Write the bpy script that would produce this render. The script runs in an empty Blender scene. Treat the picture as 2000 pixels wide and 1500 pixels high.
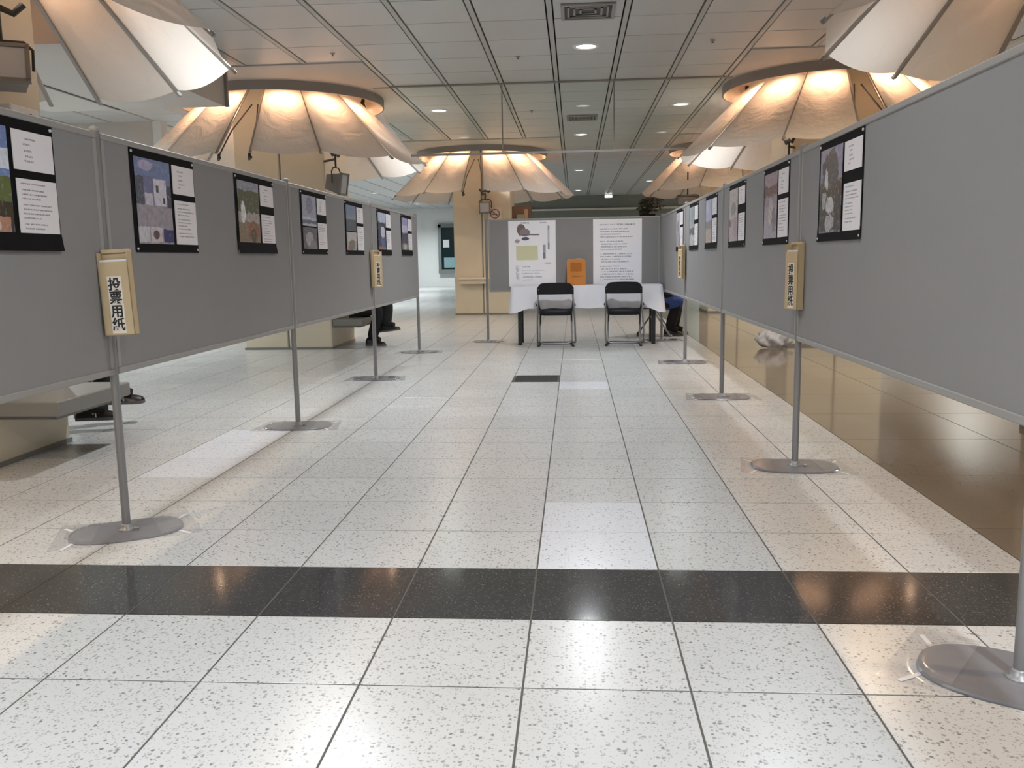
import bpy, math, random
from mathutils import Vector, Matrix
random.seed(7)
S = bpy.context.scene
C = S.collection
R = math.radians
PI = math.pi

# ------------------------------------------------------------------ camera, world, exposure
CAM_H = 1.0737
PITCH, YAW, ROLL, FPX = 0.14341, 0.0733, -0.01671, 1699.3
fwd = Vector((-math.sin(YAW)*math.cos(PITCH), math.cos(YAW)*math.cos(PITCH), -math.sin(PITCH)))
rgt = Vector((math.cos(YAW), math.sin(YAW), 0))
up = rgt.cross(fwd)
r2 = math.cos(ROLL)*rgt + math.sin(ROLL)*up
u2 = -math.sin(ROLL)*rgt + math.cos(ROLL)*up
cd = bpy.data.cameras.new('camera')
cd.sensor_width = 36.0
cd.lens = 36.0*FPX/2000.0
cd.clip_start = 0.05
cd.clip_end = 200
cam = bpy.data.objects.new('camera', cd)
C.objects.link(cam)
M = Matrix.Identity(4)
for i in range(3):
    M[i][0], M[i][1], M[i][2] = r2[i], u2[i], -fwd[i]
M[2][3] = CAM_H
cam.matrix_world = M
S.camera = cam

w = bpy.data.worlds.new('world')
S.world = w
w.use_nodes = True
w.node_tree.nodes['Background'].inputs[0].default_value = (0.9, 0.95, 1.0, 1)
w.node_tree.nodes['Background'].inputs[1].default_value = 0.2
vs = S.view_settings
vs.view_transform = 'Standard'
vs.look = 'None'
vs.exposure = 0.2
vs.gamma = 1.0
vs.use_curve_mapping = False
if hasattr(S, 'cycles'):            # keep the light paths short enough for a closed room
    S.cycles.max_bounces = 6
    S.cycles.diffuse_bounces = 3
    S.cycles.glossy_bounces = 3
    S.cycles.transmission_bounces = 3
    S.cycles.caustics_reflective = False
    S.cycles.caustics_refractive = False

COOL = (0.90, 0.98, 1.0)
NEUT = (0.92, 0.96, 1.0)
WARM = (1.0, 0.70, 0.42)
P_AISLE = 15.0      # watts of an aisle downlight
P_SIDE = 22.0
P_WARM = 30.0
P_HALL = 150.0
P_REAR = 90.0        # the lamps above and behind the camera
P_CANOPY_FILL = 30.0
P_BULB = 13.5         # watts of a small halogen spot above a canopy


def proj(p):
    d = Vector(p) - Vector((0, 0, CAM_H))
    z = d.dot(fwd)
    if z < 0.1:
        return None
    return 1000+FPX*d.dot(r2)/z, 750-FPX*d.dot(u2)/z, z


# ------------------------------------------------------------------ mesh helpers
class MB:
    def __init__(s):
        s.v, s.f, s.sm = [], [], []

    def add(s, vs, fs, smooth=False, m=None):
        o = len(s.v)
        s.v += [tuple(m @ Vector(v)) if m else tuple(v) for v in vs]
        for f in fs:
            s.f.append([o+i for i in f])
            s.sm.append(smooth)
        return s

    def box(s, a, b, m=None):
        (x0, y0, z0), (x1, y1, z1) = a, b
        vs = [(x0, y0, z0), (x1, y0, z0), (x1, y1, z0), (x0, y1, z0), (x0, y0, z1), (x1, y0, z1), (x1, y1, z1), (x0, y1, z1)]
        return s.add(vs, [(0, 3, 2, 1), (4, 5, 6, 7), (0, 1, 5, 4), (1, 2, 6, 5), (2, 3, 7, 6), (3, 0, 4, 7)], False, m)

    def cbox(s, a, b, c=0.004, m=None):
        """box with chamfered edges (bevelled all round)"""
        x0, y0, z0 = a
        x1, y1, z1 = b
        pts = []
        for z, k in ((z0, c), (z0+c, 0), (z1-c, 0), (z1, c)):
            q = c
            pts += [(x0+q+k, y0+k, z), (x1-q-k, y0+k, z), (x1-k, y0+q+k, z), (x1-k, y1-q-k, z),
                    (x1-q-k, y1-k, z), (x0+q+k, y1-k, z), (x0+k, y1-q-k, z), (x0+k, y0+q+k, z)]
        fs = [tuple(range(7, -1, -1)), tuple(range(24, 32))]
        for L in range(3):
            for i in range(8):
                j = (i+1) % 8
                fs.append((L*8+i, L*8+j, L*8+8+j, L*8+8+i))
        return s.add(pts, fs, False, m)

    def tube(s, pts, r, n=10, cap=True, smooth=True, m=None):
        pts = [Vector(p) for p in pts]
        rs = r if isinstance(r, (list, tuple)) else [r]*len(pts)
        vs, fs = [], []
        prev = None
        for i, p in enumerate(pts):
            if i == 0:
                t = pts[1]-p
            elif i == len(pts)-1:
                t = p-pts[i-1]
            else:
                t = (pts[i+1]-p).normalized()+(p-pts[i-1]).normalized()
            t.normalize()
            if prev is None:
                a = Vector((0, 0, 1)) if abs(t.z) < .9 else Vector((1, 0, 0))
                e = t.cross(a).normalized()
            else:
                e = (prev-t*prev.dot(t)).normalized()
            prev = e
            g = t.cross(e)
            for k in range(n):
                an = 2*PI*k/n
                vs.append(p+rs[i]*(math.cos(an)*e+math.sin(an)*g))
        for i in range(len(pts)-1):
            for k in range(n):
                j = (k+1) % n
                fs.append((i*n+k, i*n+j, i*n+n+j, i*n+n+k))
        s.add(vs, fs, smooth, m)
        if cap:
            L = (len(pts)-1)*n
            s.add([vs[k] for k in range(n)], [tuple(range(n-1, -1, -1))], False, m)
            s.add([vs[L+k] for k in range(n)], [tuple(range(n))], False, m)
        return s

    def lathe(s, prof, n=24, smooth=True, m=None, sx=1.0, sy=1.0, power=2.0, cap=True):
        vs, fs = [], []
        for r, z in prof:
            for k in range(n):
                a = 2*PI*k/n
                c, q = math.cos(a), math.sin(a)
                if power != 2.0:
                    c = math.copysign(abs(c)**(2/power), c)
                    q = math.copysign(abs(q)**(2/power), q)
                vs.append((r*c*sx, r*q*sy, z))
        for i in range(len(prof)-1):
            for k in range(n):
                j = (k+1) % n
                fs.append((i*n+k, i*n+j, i*n+n+j, i*n+n+k))
        s.add(vs, fs, smooth, m)
        if prof[0] == prof[-1] or not cap:
            return s
        if prof[0][0] > 1e-6:
            s.add(vs[:n], [tuple(range(n-1, -1, -1))], False, m)
        if prof[-1][0] > 1e-6:
            s.add(vs[-n:], [tuple(range(n))], False, m)
        return s

    def prism(s, poly, a, b, axis='z', m=None):
        n = len(poly)

        def P(u, v, h):
            return {'z': (u, v, h), 'y': (u, h, v), 'x': (h, u, v)}[axis]
        vs = [P(u, v, a) for u, v in poly]+[P(u, v, b) for u, v in poly]
        fs = [tuple(range(n-1, -1, -1)), tuple(range(n, 2*n))]+[(i, (i+1) % n, n+(i+1) % n, n+i) for i in range(n)]
        return s.add(vs, fs, False, m)

    def grid(s, fn, nu, nv, smooth=True, m=None):
        vs = [fn(i/nu, j/nv) for j in range(nv+1) for i in range(nu+1)]
        fs = [(j*(nu+1)+i, j*(nu+1)+i+1, (j+1)*(nu+1)+i+1, (j+1)*(nu+1)+i) for j in range(nv) for i in range(nu)]
        return s.add(vs, fs, smooth, m)

    def mesh(s, name, mat=None, uv=None):
        me = bpy.data.meshes.new(name)
        me.from_pydata(s.v, [], s.f)
        me.polygons.foreach_set('use_smooth', s.sm)
        if uv:
            wd, ht = uv
            L = me.uv_layers.new(name='UVMap')
            for l in me.loops:
                c = me.vertices[l.vertex_index].co
                L.data[l.index].uv = (c.x/wd, c.y/ht)
        if mat:
            me.materials.append(mat)
        me.update()
        return me

    def build(s, name, mat, parent=None, loc=None, rot=None, uv=None):
        return link(name, s.mesh(name, mat, uv), parent, loc, rot)


def link(name, me, parent=None, loc=None, rot=None):
    o = bpy.data.objects.new(name, me)
    C.objects.link(o)
    if parent is not None:
        o.parent = parent
    if loc is not None:
        o.location = loc
    if rot is not None:
        o.rotation_euler = rot
    return o


def tag(o, label, cat=None, group=None, kind=None):
    if label:
        o['label'] = label
    if cat:
        o['category'] = cat
    if group:
        o['group'] = group
    if kind:
        o['kind'] = kind
    return o


def thing(name, label, cat, loc=(0, 0, 0), rz=0.0, group=None):
    o = link(name, None, None, loc, (0, 0, rz))
    o.empty_display_size = 0.1
    return tag(o, label, cat, group)


def struct(name, mb, mat, label=None, parent=None):
    o = mb.build(name, mat, parent)
    o['kind'] = 'structure'
    if label:
        o['label'] = label
    return o


# ------------------------------------------------------------------ materials
def nn(nt, t, **kw):
    n = nt.nodes.new(t)
    for k, v in kw.items():
        setattr(n, k, v)
    return n


def mat(name, col, rough=0.5, metal=0.0, spec=0.5, var=0.0, vscale=6.0, bump=0.0, bscale=60.0, rand=0.0, emit=None, estr=0.0, coat=0.0, stretch=None):
    m = bpy.data.materials.new(name)
    m.use_nodes = True
    nt = m.node_tree
    b = nt.nodes['Principled BSDF']
    b.inputs['Base Color'].default_value = (*col, 1)
    b.inputs['Roughness'].default_value = rough
    b.inputs['Metallic'].default_value = metal
    b.inputs['Specular IOR Level'].default_value = spec
    b.inputs['Coat Weight'].default_value = coat
    if emit:
        b.inputs['Emission Color'].default_value = (*emit, 1)
        b.inputs['Emission Strength'].default_value = estr
    g = nn(nt, 'ShaderNodeNewGeometry')
    pos = g.outputs['Position']
    if stretch:
        mp = nn(nt, 'ShaderNodeMapping')
        mp.inputs['Scale'].default_value = stretch
        nt.links.new(pos, mp.inputs['Vector'])
        pos = mp.outputs['Vector']
    if var or rand:
        hsv = nn(nt, 'ShaderNodeHueSaturation')
        hsv.inputs['Color'].default_value = (*col, 1)
        ma = nn(nt, 'ShaderNodeMath', operation='MULTIPLY_ADD')
        ma.inputs[1].default_value = 2*var
        ma.inputs[2].default_value = 1-var
        n = nn(nt, 'ShaderNodeTexNoise')
        n.inputs['Scale'].default_value = vscale
        n.inputs['Detail'].default_value = 4
        nt.links.new(pos, n.inputs['Vector'])
        nt.links.new(n.outputs['Fac'], ma.inputs[0])
        val = ma.outputs[0]
        if rand:
            oi = nn(nt, 'ShaderNodeObjectInfo')
            mr = nn(nt, 'ShaderNodeMath', operation='MULTIPLY_ADD')
            mr.inputs[1].default_value = 2*rand
            mr.inputs[2].default_value = -rand
            nt.links.new(oi.outputs['Random'], mr.inputs[0])
            ad = nn(nt, 'ShaderNodeMath', operation='ADD')
            nt.links.new(val, ad.inputs[0])
            nt.links.new(mr.outputs[0], ad.inputs[1])
            val = ad.outputs[0]
        nt.links.new(val, hsv.inputs['Value'])
        nt.links.new(hsv.outputs['Color'], b.inputs['Base Color'])
    if bump:
        n = nn(nt, 'ShaderNodeTexNoise')
        n.inputs['Scale'].default_value = bscale
        n.inputs['Detail'].default_value = 3
        bp = nn(nt, 'ShaderNodeBump')
        bp.inputs['Strength'].default_value = bump
        bp.inputs['Distance'].default_value = 0.01
        nt.links.new(pos, n.inputs['Vector'])
        nt.links.new(n.outputs['Fac'], bp.inputs['Height'])
        nt.links.new(bp.outputs['Normal'], b.inputs['Normal'])
    return m


def terrazzo(name, base, chip_a, chip_b, scale, amount, rough, rand=0.0, var=0.06):
    m = bpy.data.materials.new(name)
    m.use_nodes = True
    nt = m.node_tree
    b = nt.nodes['Principled BSDF']
    g = nn(nt, 'ShaderNodeNewGeometry')
    warp = nn(nt, 'ShaderNodeTexNoise')
    warp.inputs['Scale'].default_value = scale*0.9
    nt.links.new(g.outputs['Position'], warp.inputs['Vector'])
    sc = nn(nt, 'ShaderNodeVectorMath', operation='SCALE')
    sc.inputs['Scale'].default_value = 0.9/scale
    nt.links.new(warp.outputs['Color'], sc.inputs[0])
    ad = nn(nt, 'ShaderNodeVectorMath', operation='ADD')
    nt.links.new(g.outputs['Position'], ad.inputs[0])
    nt.links.new(sc.outputs[0], ad.inputs[1])
    fac = None
    col_prev = None
    big = nn(nt, 'ShaderNodeTexNoise')
    big.inputs['Scale'].default_value = 2.2
    big.inputs['Detail'].default_value = 3
    nt.links.new(g.outputs['Position'], big.inputs['Vector'])
    hsv = nn(nt, 'ShaderNodeHueSaturation')
    hsv.inputs['Color'].default_value = (*base, 1)
    ma = nn(nt, 'ShaderNodeMath', operation='MULTIPLY_ADD')
    ma.inputs[1].default_value = 2*var
    ma.inputs[2].default_value = 1-var
    nt.links.new(big.outputs['Fac'], ma.inputs[0])
    val = ma.outputs[0]
    if rand:
        oi = nn(nt, 'ShaderNodeObjectInfo')
        mr = nn(nt, 'ShaderNodeMath', operation='MULTIPLY_ADD')
        mr.inputs[1].default_value = 2*rand
        mr.inputs[2].default_value = -rand
        nt.links.new(oi.outputs['Random'], mr.inputs[0])
        a2 = nn(nt, 'ShaderNodeMath', operation='ADD')
        nt.links.new(val, a2.inputs[0])
        nt.links.new(mr.outputs[0], a2.inputs[1])
        val = a2.outputs[0]
    nt.links.new(val, hsv.inputs['Value'])
    col = hsv.outputs['Color']
    for k, (s_, th, cc) in enumerate(((scale, amount, chip_a), (scale*1.9, amount*1.15, chip_b))):
        v = nn(nt, 'ShaderNodeTexVoronoi')
        v.inputs['Scale'].default_value = s_
        nt.links.new(ad.outputs[0], v.inputs['Vector'])
        sp = nn(nt, 'ShaderNodeSeparateColor')
        nt.links.new(v.outputs['Color'], sp.inputs[0])
        lt = nn(nt, 'ShaderNodeMath', operation='LESS_THAN')
        lt.inputs[1].default_value = th
        nt.links.new(sp.outputs[0], lt.inputs[0])
        d = nn(nt, 'ShaderNodeMapRange')
        d.inputs['From Min'].default_value = 0.30
        d.inputs['From Max'].default_value = 0.46
        d.inputs['To Min'].default_value = 1.0
        d.inputs['To Max'].default_value = 0.0
        nt.links.new(v.outputs['Distance'], d.inputs['Value'])
        mu = nn(nt, 'ShaderNodeMath', operation='MULTIPLY')
        nt.links.new(lt.outputs[0], mu.inputs[0])
        nt.links.new(d.outputs[0], mu.inputs[1])
        mu2 = nn(nt, 'ShaderNodeMath', operation='MULTIPLY')
        nt.links.new(mu.outputs[0], mu2.inputs[0])
        md = nn(nt, 'ShaderNodeMath', operation='MULTIPLY_ADD')
        md.inputs[1].default_value = 0.6
        md.inputs[2].default_value = 0.3
        nt.links.new(sp.outputs[1], md.inputs[0])
        nt.links.new(md.outputs[0], mu2.inputs[1])
        mx = nn(nt, 'ShaderNodeMix', data_type='RGBA')
        nt.links.new(mu2.outputs[0], mx.inputs['Factor'])
        nt.links.new(col, mx.inputs['A'])
        mx.inputs['B'].default_value = (*cc, 1)
        col = mx.outputs['Result']
    nt.links.new(col, b.inputs['Base Color'])
    b.inputs['Roughness'].default_value = rough
    b.inputs['Specular IOR Level'].default_value = 0.5
    return m


def fabric_translucent(name, col, amt=0.4):
    m = bpy.data.materials.new(name)
    m.use_nodes = True
    nt = m.node_tree
    for n in list(nt.nodes):
        if n.type != 'OUTPUT_MATERIAL':
            nt.nodes.remove(n)
    out = [n for n in nt.nodes if n.type == 'OUTPUT_MATERIAL'][0]
    d = nn(nt, 'ShaderNodeBsdfDiffuse')
    t = nn(nt, 'ShaderNodeBsdfTranslucent')
    d.inputs[0].default_value = (*col, 1)
    t.inputs[0].default_value = (*[c*0.95 for c in col], 1)
    g = nn(nt, 'ShaderNodeNewGeometry')
    n = nn(nt, 'ShaderNodeTexNoise')
    n.inputs['Scale'].default_value = 5.0
    n.inputs['Detail'].default_value = 4
    n.inputs['Distortion'].default_value = 1.2
    nt.links.new(g.outputs['Position'], n.inputs['Vector'])
    bp = nn(nt, 'ShaderNodeBump')
    bp.inputs['Strength'].default_value = 0.7
    bp.inputs['Distance'].default_value = 0.04
    nt.links.new(n.outputs['Fac'], bp.inputs['Height'])
    nt.links.new(bp.outputs['Normal'], d.inputs['Normal'])
    mx = nn(nt, 'ShaderNodeMixShader')
    mx.inputs[0].default_value = amt
    nt.links.new(d.outputs[0], mx.inputs[1])
    nt.links.new(t.outputs[0], mx.inputs[2])
    nt.links.new(mx.outputs[0], out.inputs[0])
    return m


def thin_glass(name, tint, gloss_rough=0.02, ior=1.45, haze=0.0, hazecol=(0.8, 0.8, 0.8)):
    m = bpy.data.materials.new(name)
    m.use_nodes = True
    nt = m.node_tree
    for n in list(nt.nodes):
        if n.type != 'OUTPUT_MATERIAL':
            nt.nodes.remove(n)
    out = [n for n in nt.nodes if n.type == 'OUTPUT_MATERIAL'][0]
    t = nn(nt, 'ShaderNodeBsdfTransparent')
    t.inputs[0].default_value = (*tint, 1)
    gl = nn(nt, 'ShaderNodeBsdfGlossy')
    gl.inputs['Roughness'].default_value = gloss_rough
    lw = nn(nt, 'ShaderNodeLayerWeight')
    pw = nn(nt, 'ShaderNodeMath', operation='POWER')
    pw.inputs[1].default_value = 5.0
    nt.links.new(lw.outputs['Facing'], pw.inputs[0])
    r0 = ((ior-1)/(ior+1))**2
    fr = nn(nt, 'ShaderNodeMath', operation='MULTIPLY_ADD')
    fr.inputs[1].default_value = 1-r0
    fr.inputs[2].default_value = r0
    nt.links.new(pw.outputs[0], fr.inputs[0])
    mx = nn(nt, 'ShaderNodeMixShader')
    nt.links.new(fr.outputs[0], mx.inputs[0])
    base = t.outputs[0]
    if haze:
        df = nn(nt, 'ShaderNodeBsdfDiffuse')
        df.inputs[0].default_value = (*hazecol, 1)
        m2 = nn(nt, 'ShaderNodeMixShader')
        m2.inputs[0].default_value = haze
        nt.links.new(base, m2.inputs[1])
        nt.links.new(df.outputs[0], m2.inputs[2])
        base = m2.outputs[0]
    nt.links.new(base, mx.inputs[1])
    nt.links.new(gl.outputs[0], mx.inputs[2])
    nt.links.new(mx.outputs[0], out.inputs[0])
    return m


def printed(name, base, items, warp=0.0, wscale=6.0, rough=0.45, mottle=0.0, mscale=12.0, mcol=(0.1, 0.1, 0.1)):
    """flat print: layered shapes on the sheet's UV.  items: ('r'|'e'|'t', u0, v0, u1, v1, colour)"""
    m = bpy.data.materials.new(name)
    m.use_nodes = True
    nt = m.node_tree
    b = nt.nodes['Principled BSDF']
    b.inputs['Roughness'].default_value = rough
    b.inputs['Specular IOR Level'].default_value = 0.3
    uv = nn(nt, 'ShaderNodeUVMap')
    vec = uv.outputs[0]
    rawvec = vec
    if warp:
        nz = nn(nt, 'ShaderNodeTexNoise')
        nz.inputs['Scale'].default_value = wscale
        nz.inputs['Detail'].default_value = 4
        nt.links.new(vec, nz.inputs['Vector'])
        sb = nn(nt, 'ShaderNodeVectorMath', operation='SUBTRACT')
        sb.inputs[1].default_value = (0.5, 0.5, 0.5)
        nt.links.new(nz.outputs['Color'], sb.inputs[0])
        sc = nn(nt, 'ShaderNodeVectorMath', operation='SCALE')
        sc.inputs['Scale'].default_value = warp
        nt.links.new(sb.outputs[0], sc.inputs[0])
        ad = nn(nt, 'ShaderNodeVectorMath', operation='ADD')
        nt.links.new(vec, ad.inputs[0])
        nt.links.new(sc.outputs[0], ad.inputs[1])
        vec = ad.outputs[0]
    sx = nn(nt, 'ShaderNodeSeparateXYZ')
    nt.links.new(vec, sx.inputs[0])
    U, V = sx.outputs[0], sx.outputs[1]

    def mth(op, a, b_):
        n = nn(nt, 'ShaderNodeMath', operation=op)
        for i, q in enumerate((a, b_)):
            if isinstance(q, (int, float)):
                n.inputs[i].default_value = q
            else:
                nt.links.new(q, n.inputs[i])
        return n.outputs[0]
    rgb = nn(nt, 'ShaderNodeRGB')
    rgb.outputs[0].default_value = (*base, 1)
    col = rgb.outputs[0]
    tn = None
    for it in items:
        k, u0, v0, u1, v1, c = it
        if k == 'e':
            du = mth('DIVIDE', mth('SUBTRACT', U, (u0+u1)/2), (u1-u0)/2)
            dv = mth('DIVIDE', mth('SUBTRACT', V, (v0+v1)/2), (v1-v0)/2)
            f = mth('LESS_THAN', mth('ADD', mth('MULTIPLY', du, du), mth('MULTIPLY', dv, dv)), 1.0)
        else:
            f = mth('MULTIPLY', mth('MULTIPLY', mth('GREATER_THAN', U, u0), mth('LESS_THAN', U, u1)),
                    mth('MULTIPLY', mth('GREATER_THAN', V, v0), mth('LESS_THAN', V, v1)))
            if k == 't':
                if tn is None:
                    mp = nn(nt, 'ShaderNodeMapping')
                    mp.inputs['Scale'].default_value = (60, 26, 1)
                    nt.links.new(rawvec, mp.inputs['Vector'])
                    tz = nn(nt, 'ShaderNodeTexNoise')
                    tz.inputs['Scale'].default_value = 1.0
                    tz.inputs['Detail'].default_value = 2
                    nt.links.new(mp.outputs[0], tz.inputs['Vector'])
                    tn = mth('GREATER_THAN', tz.outputs['Fac'], 0.46)
                f = mth('MULTIPLY', f, tn)
        mx = nn(nt, 'ShaderNodeMix', data_type='RGBA')
        nt.links.new(f, mx.inputs['Factor'])
        nt.links.new(col, mx.inputs['A'])
        mx.inputs['B'].default_value = (*c, 1)
        col = mx.outputs['Result']
    if mottle:
        nz = nn(nt, 'ShaderNodeTexNoise')
        nz.inputs['Scale'].default_value = mscale
        nz.inputs['Detail'].default_value = 6
        nt.links.new(rawvec, nz.inputs['Vector'])
        mr = nn(nt, 'ShaderNodeMapRange')
        mr.inputs['From Min'].default_value = 0.42
        mr.inputs['From Max'].default_value = 0.72
        mr.inputs['To Max'].default_value = mottle
        nt.links.new(nz.outputs['Fac'], mr.inputs['Value'])
        mx = nn(nt, 'ShaderNodeMix', data_type='RGBA')
        nt.links.new(mr.outputs[0], mx.inputs['Factor'])
        nt.links.new(col, mx.inputs['A'])
        mx.inputs['B'].default_value = (*mcol, 1)
        col = mx.outputs['Result']
    if mottle:
        nz = nn(nt, 'ShaderNodeTexNoise')
        nz.inputs['Scale'].default_value = mscale*1.7
        nz.inputs['Detail'].default_value = 5
        of = nn(nt, 'ShaderNodeVectorMath', operation='ADD')
        of.inputs[1].default_value = (7.3, 3.1, 1.7)
        nt.links.new(rawvec, of.inputs[0])
        nt.links.new(of.outputs[0], nz.inputs['Vector'])
        mr = nn(nt, 'ShaderNodeMapRange')
        mr.inputs['From Min'].default_value = 0.55
        mr.inputs['From Max'].default_value = 0.72
        mr.inputs['To Max'].default_value = mottle*.9
        nt.links.new(nz.outputs['Fac'], mr.inputs['Value'])
        mx = nn(nt, 'ShaderNodeMix', data_type='RGBA')
        nt.links.new(mr.outputs[0], mx.inputs['Factor'])
        nt.links.new(col, mx.inputs['A'])
        mx.inputs['B'].default_value = (.66, .64, .70, 1)
        col = mx.outputs['Result']
    nt.links.new(col, b.inputs['Base Color'])
    return m


M_TILE = terrazzo('terrazzo_tile', (0.53, 0.53, 0.52), (0.14, 0.14, 0.13), (0.27, 0.27, 0.25), 84.0, 0.30, 0.25, rand=0.035)
M_TILE2 = terrazzo('terrazzo_tile_renewed', (0.66, 0.67, 0.70), (0.25, 0.26, 0.28), (0.40, 0.40, 0.42), 84.0, 0.22, 0.22, rand=0.02)
M_BAND = terrazzo('dark_granite', (0.040, 0.039, 0.039), (0.13, 0.125, 0.12), (0.025, 0.025, 0.025), 150.0, 0.38, 0.10, rand=0.006)
M_BROWN = terrazzo('brown_stone', (0.19, 0.15, 0.11), (0.165, 0.125, 0.09), (0.22, 0.175, 0.135), 90.0, 0.30, 0.10, rand=0.02)
M_GROUT = mat('grout', (0.085, 0.08, 0.07), 0.8, var=0.2, vscale=8)
M_CEIL = mat('ceiling_panel_paint', (0.53, 0.525, 0.52), 0.36, spec=0.45, var=0.03, vscale=2, rand=0.03)
M_CEILB = mat('ceiling_void', (0.16, 0.155, 0.15), 0.8)
M_RAIL = mat('ceiling_rail', (0.45, 0.44, 0.42), 0.4)
M_PLAIN = mat('plasterboard_paint', (0.56, 0.52, 0.48), 0.6, var=0.03, vscale=3)
M_COL = mat('column_cream', (0.66, 0.595, 0.46), 0.5, var=0.05, vscale=2.5, bump=0.05, bscale=30)
M_WALLB = mat('wall_beige', (0.66, 0.62, 0.56), 0.7, var=0.04)
M_WALLW = mat('wall_white', (0.85, 0.87, 0.86), 0.6, var=0.03)
M_WALLD = mat('wall_dark', (0.20, 0.21, 0.185), 0.5, var=0.1)
M_ALU = mat('aluminium', (0.27, 0.27, 0.275), 0.4, metal=0.35, var=0.05, vscale=40)
M_RAILP = mat('panel_rail', (0.33, 0.32, 0.305), 0.5)
M_FELT = mat('grey_felt', (0.292, 0.287, 0.288), 0.95, spec=0.15, var=0.03, vscale=5, bump=0.12, bscale=450)
M_PLATE = mat('base_plate_steel', (0.17, 0.17, 0.185), 0.25, metal=0.0, var=0.08, vscale=30)
M_TAPE = thin_glass('clear_tape', (0.97, 0.97, 0.98), 0.12, 1.5, haze=0.10, hazecol=(0.85, 0.85, 0.88))
M_TAPEW = thin_glass('clear_tape_edge', (0.97, 0.97, 0.98), 0.2, 1.2, haze=0.75, hazecol=(0.86, 0.86, 0.88))
M_GLASS = thin_glass('barrier_glass', (0.92, 0.955, 0.935), 0.015, 1.5)
M_BLACKP = mat('black_card', (0.008, 0.0075, 0.008), 0.75, spec=0.12, var=0.2)
M_PIN = mat('clear_pin', (0.6, 0.6, 0.6), 0.25)
M_CARD = mat('kraft_card', (0.55, 0.42, 0.25), 0.75, var=0.05, vscale=15, bump=0.05, bscale=200)
M_PAPER = mat('white_paper', (0.80, 0.78, 0.80), 0.6, var=0.02)
M_PAPERC = mat('cream_paper', (0.80, 0.72, 0.62), 0.6, var=0.02)
M_INK = mat('black_ink', (0.02, 0.02, 0.02), 0.6)
M_CANVAS = fabric_translucent('canopy_fabric', (0.78, 0.73, 0.67), 0.30)
M_RIB = mat('rib_metal', (0.36, 0.34, 0.32), 0.4, metal=0.2)
M_DRUM = mat('drum_shade_trim', (0.26, 0.23, 0.21), 0.6)  # shade on the drum's outer wall put into the colour; trims share it
M_BULB = mat('halogen_bulb', (1, 0.8, 0.6), 0.3, emit=(1.0, 0.66, 0.42), estr=40.0)
M_BULB.cycles.emission_sampling = 'NONE'
M_DARK = mat('dark_metal', (0.035, 0.030, 0.025), 0.45, var=0.2)
M_GREYB = mat('grey_enclosure', (0.20, 0.19, 0.18), 0.5, var=0.05)
M_LENS = mat('lamp_lens', (0.48, 0.50, 0.53), 0.12, spec=0.6)
M_TRIM = mat('downlight_trim', (0.75, 0.75, 0.74), 0.4)
M_LAMPW = mat('downlight_diffuser', (1, 1, 1), 0.3, emit=(1, 0.98, 0.95), estr=5.0)
M_LAMPW.cycles.emission_sampling = 'NONE'
M_VENT = mat('vent_grey', (0.30, 0.29, 0.28), 0.5)
M_BLACK = mat('black_vinyl', (0.010, 0.010, 0.013), 0.5, spec=0.25, var=0.1)
M_CHROME = mat('chair_tube', (0.40, 0.40, 0.42), 0.28, metal=0.8)
M_CHROMED = mat('chair_tube_dark', (0.16, 0.16, 0.17), 0.3, metal=0.7)
M_CLOTH = mat('tablecloth_white', (0.74, 0.74, 0.79), 0.8, var=0.02, bump=0.06, bscale=25)
M_TABLEL = mat('table_leg_black', (0.012, 0.012, 0.014), 0.4)
M_TTOP = mat('table_board', (0.5, 0.46, 0.4), 0.5)
M_ORANGE = mat('orange_acrylic', (0.56, 0.21, 0.035), 0.25, spec=0.6, var=0.05)
M_ORANGED = mat('orange_print', (0.42, 0.13, 0.008), 0.45)
M_BENCH = mat('bench_stone', (0.22, 0.21, 0.19), 0.4, var=0.06, vscale=6)
M_TROUSER = mat('black_trousers', (0.010, 0.010, 0.012), 0.9, var=0.2)
M_SHOE = mat('black_shoe', (0.012, 0.011, 0.011), 0.35)
M_SHOEW = mat('shoe_white_trim', (0.55, 0.55, 0.54), 0.5)
M_SOLE = mat('shoe_sole', (0.12, 0.12, 0.12), 0.7)
M_JACKG = mat('dark_jacket', (0.04, 0.04, 0.05), 0.9)
M_JACKB = mat('blue_jacket', (0.045, 0.09, 0.32), 0.8, var=0.15, vscale=20)
M_SKIN = mat('skin', (0.55, 0.36, 0.26), 0.55)
M_HAIR = mat('dark_hair', (0.02, 0.017, 0.015), 0.6)
M_BAG = thin_glass('plastic_bag', (0.85, 0.85, 0.86), 0.1, 1.5, haze=0.55, hazecol=(0.8, 0.8, 0.82))
M_LEAFG = mat('leaf_dark_green', (0.05, 0.065, 0.03), 0.6, var=0.3, vscale=20)
M_LEAFB = mat('leaf_brown', (0.14, 0.09, 0.06), 0.7, var=0.3, vscale=20)
M_GRATE = mat('floor_grate', (0.035, 0.034, 0.03), 0.6)
M_SIGNW = mat('sign_cream', (0.78, 0.66, 0.55), 0.5)
M_SIGNR = mat('sign_brown', (0.25, 0.13, 0.10), 0.5)
M_WINF = mat('window_frame_grey', (0.22, 0.25, 0.25), 0.4, metal=0.3)

# ------------------------------------------------------------------ the setting: floor
T = 0.42
X0 = -0.1369
Y0 = 2.480          # near edge of the dark band
BW = 0.4306         # band width
G = 0.0028          # half joint
HC = 3.10           # ceiling height

floor = struct('floor', MB().box((-13, -5, -0.08), (X0+4*T, 36, -0.0014)), M_GROUT, 'pale terrazzo tile floor with a dark granite band')
floor2 = struct('floor', MB().box((X0+4*T, -5, -0.08), (6.6, 36, -0.0014)), M_GROUT, 'polished brown stone floor beyond the right-hand panels')


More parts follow.
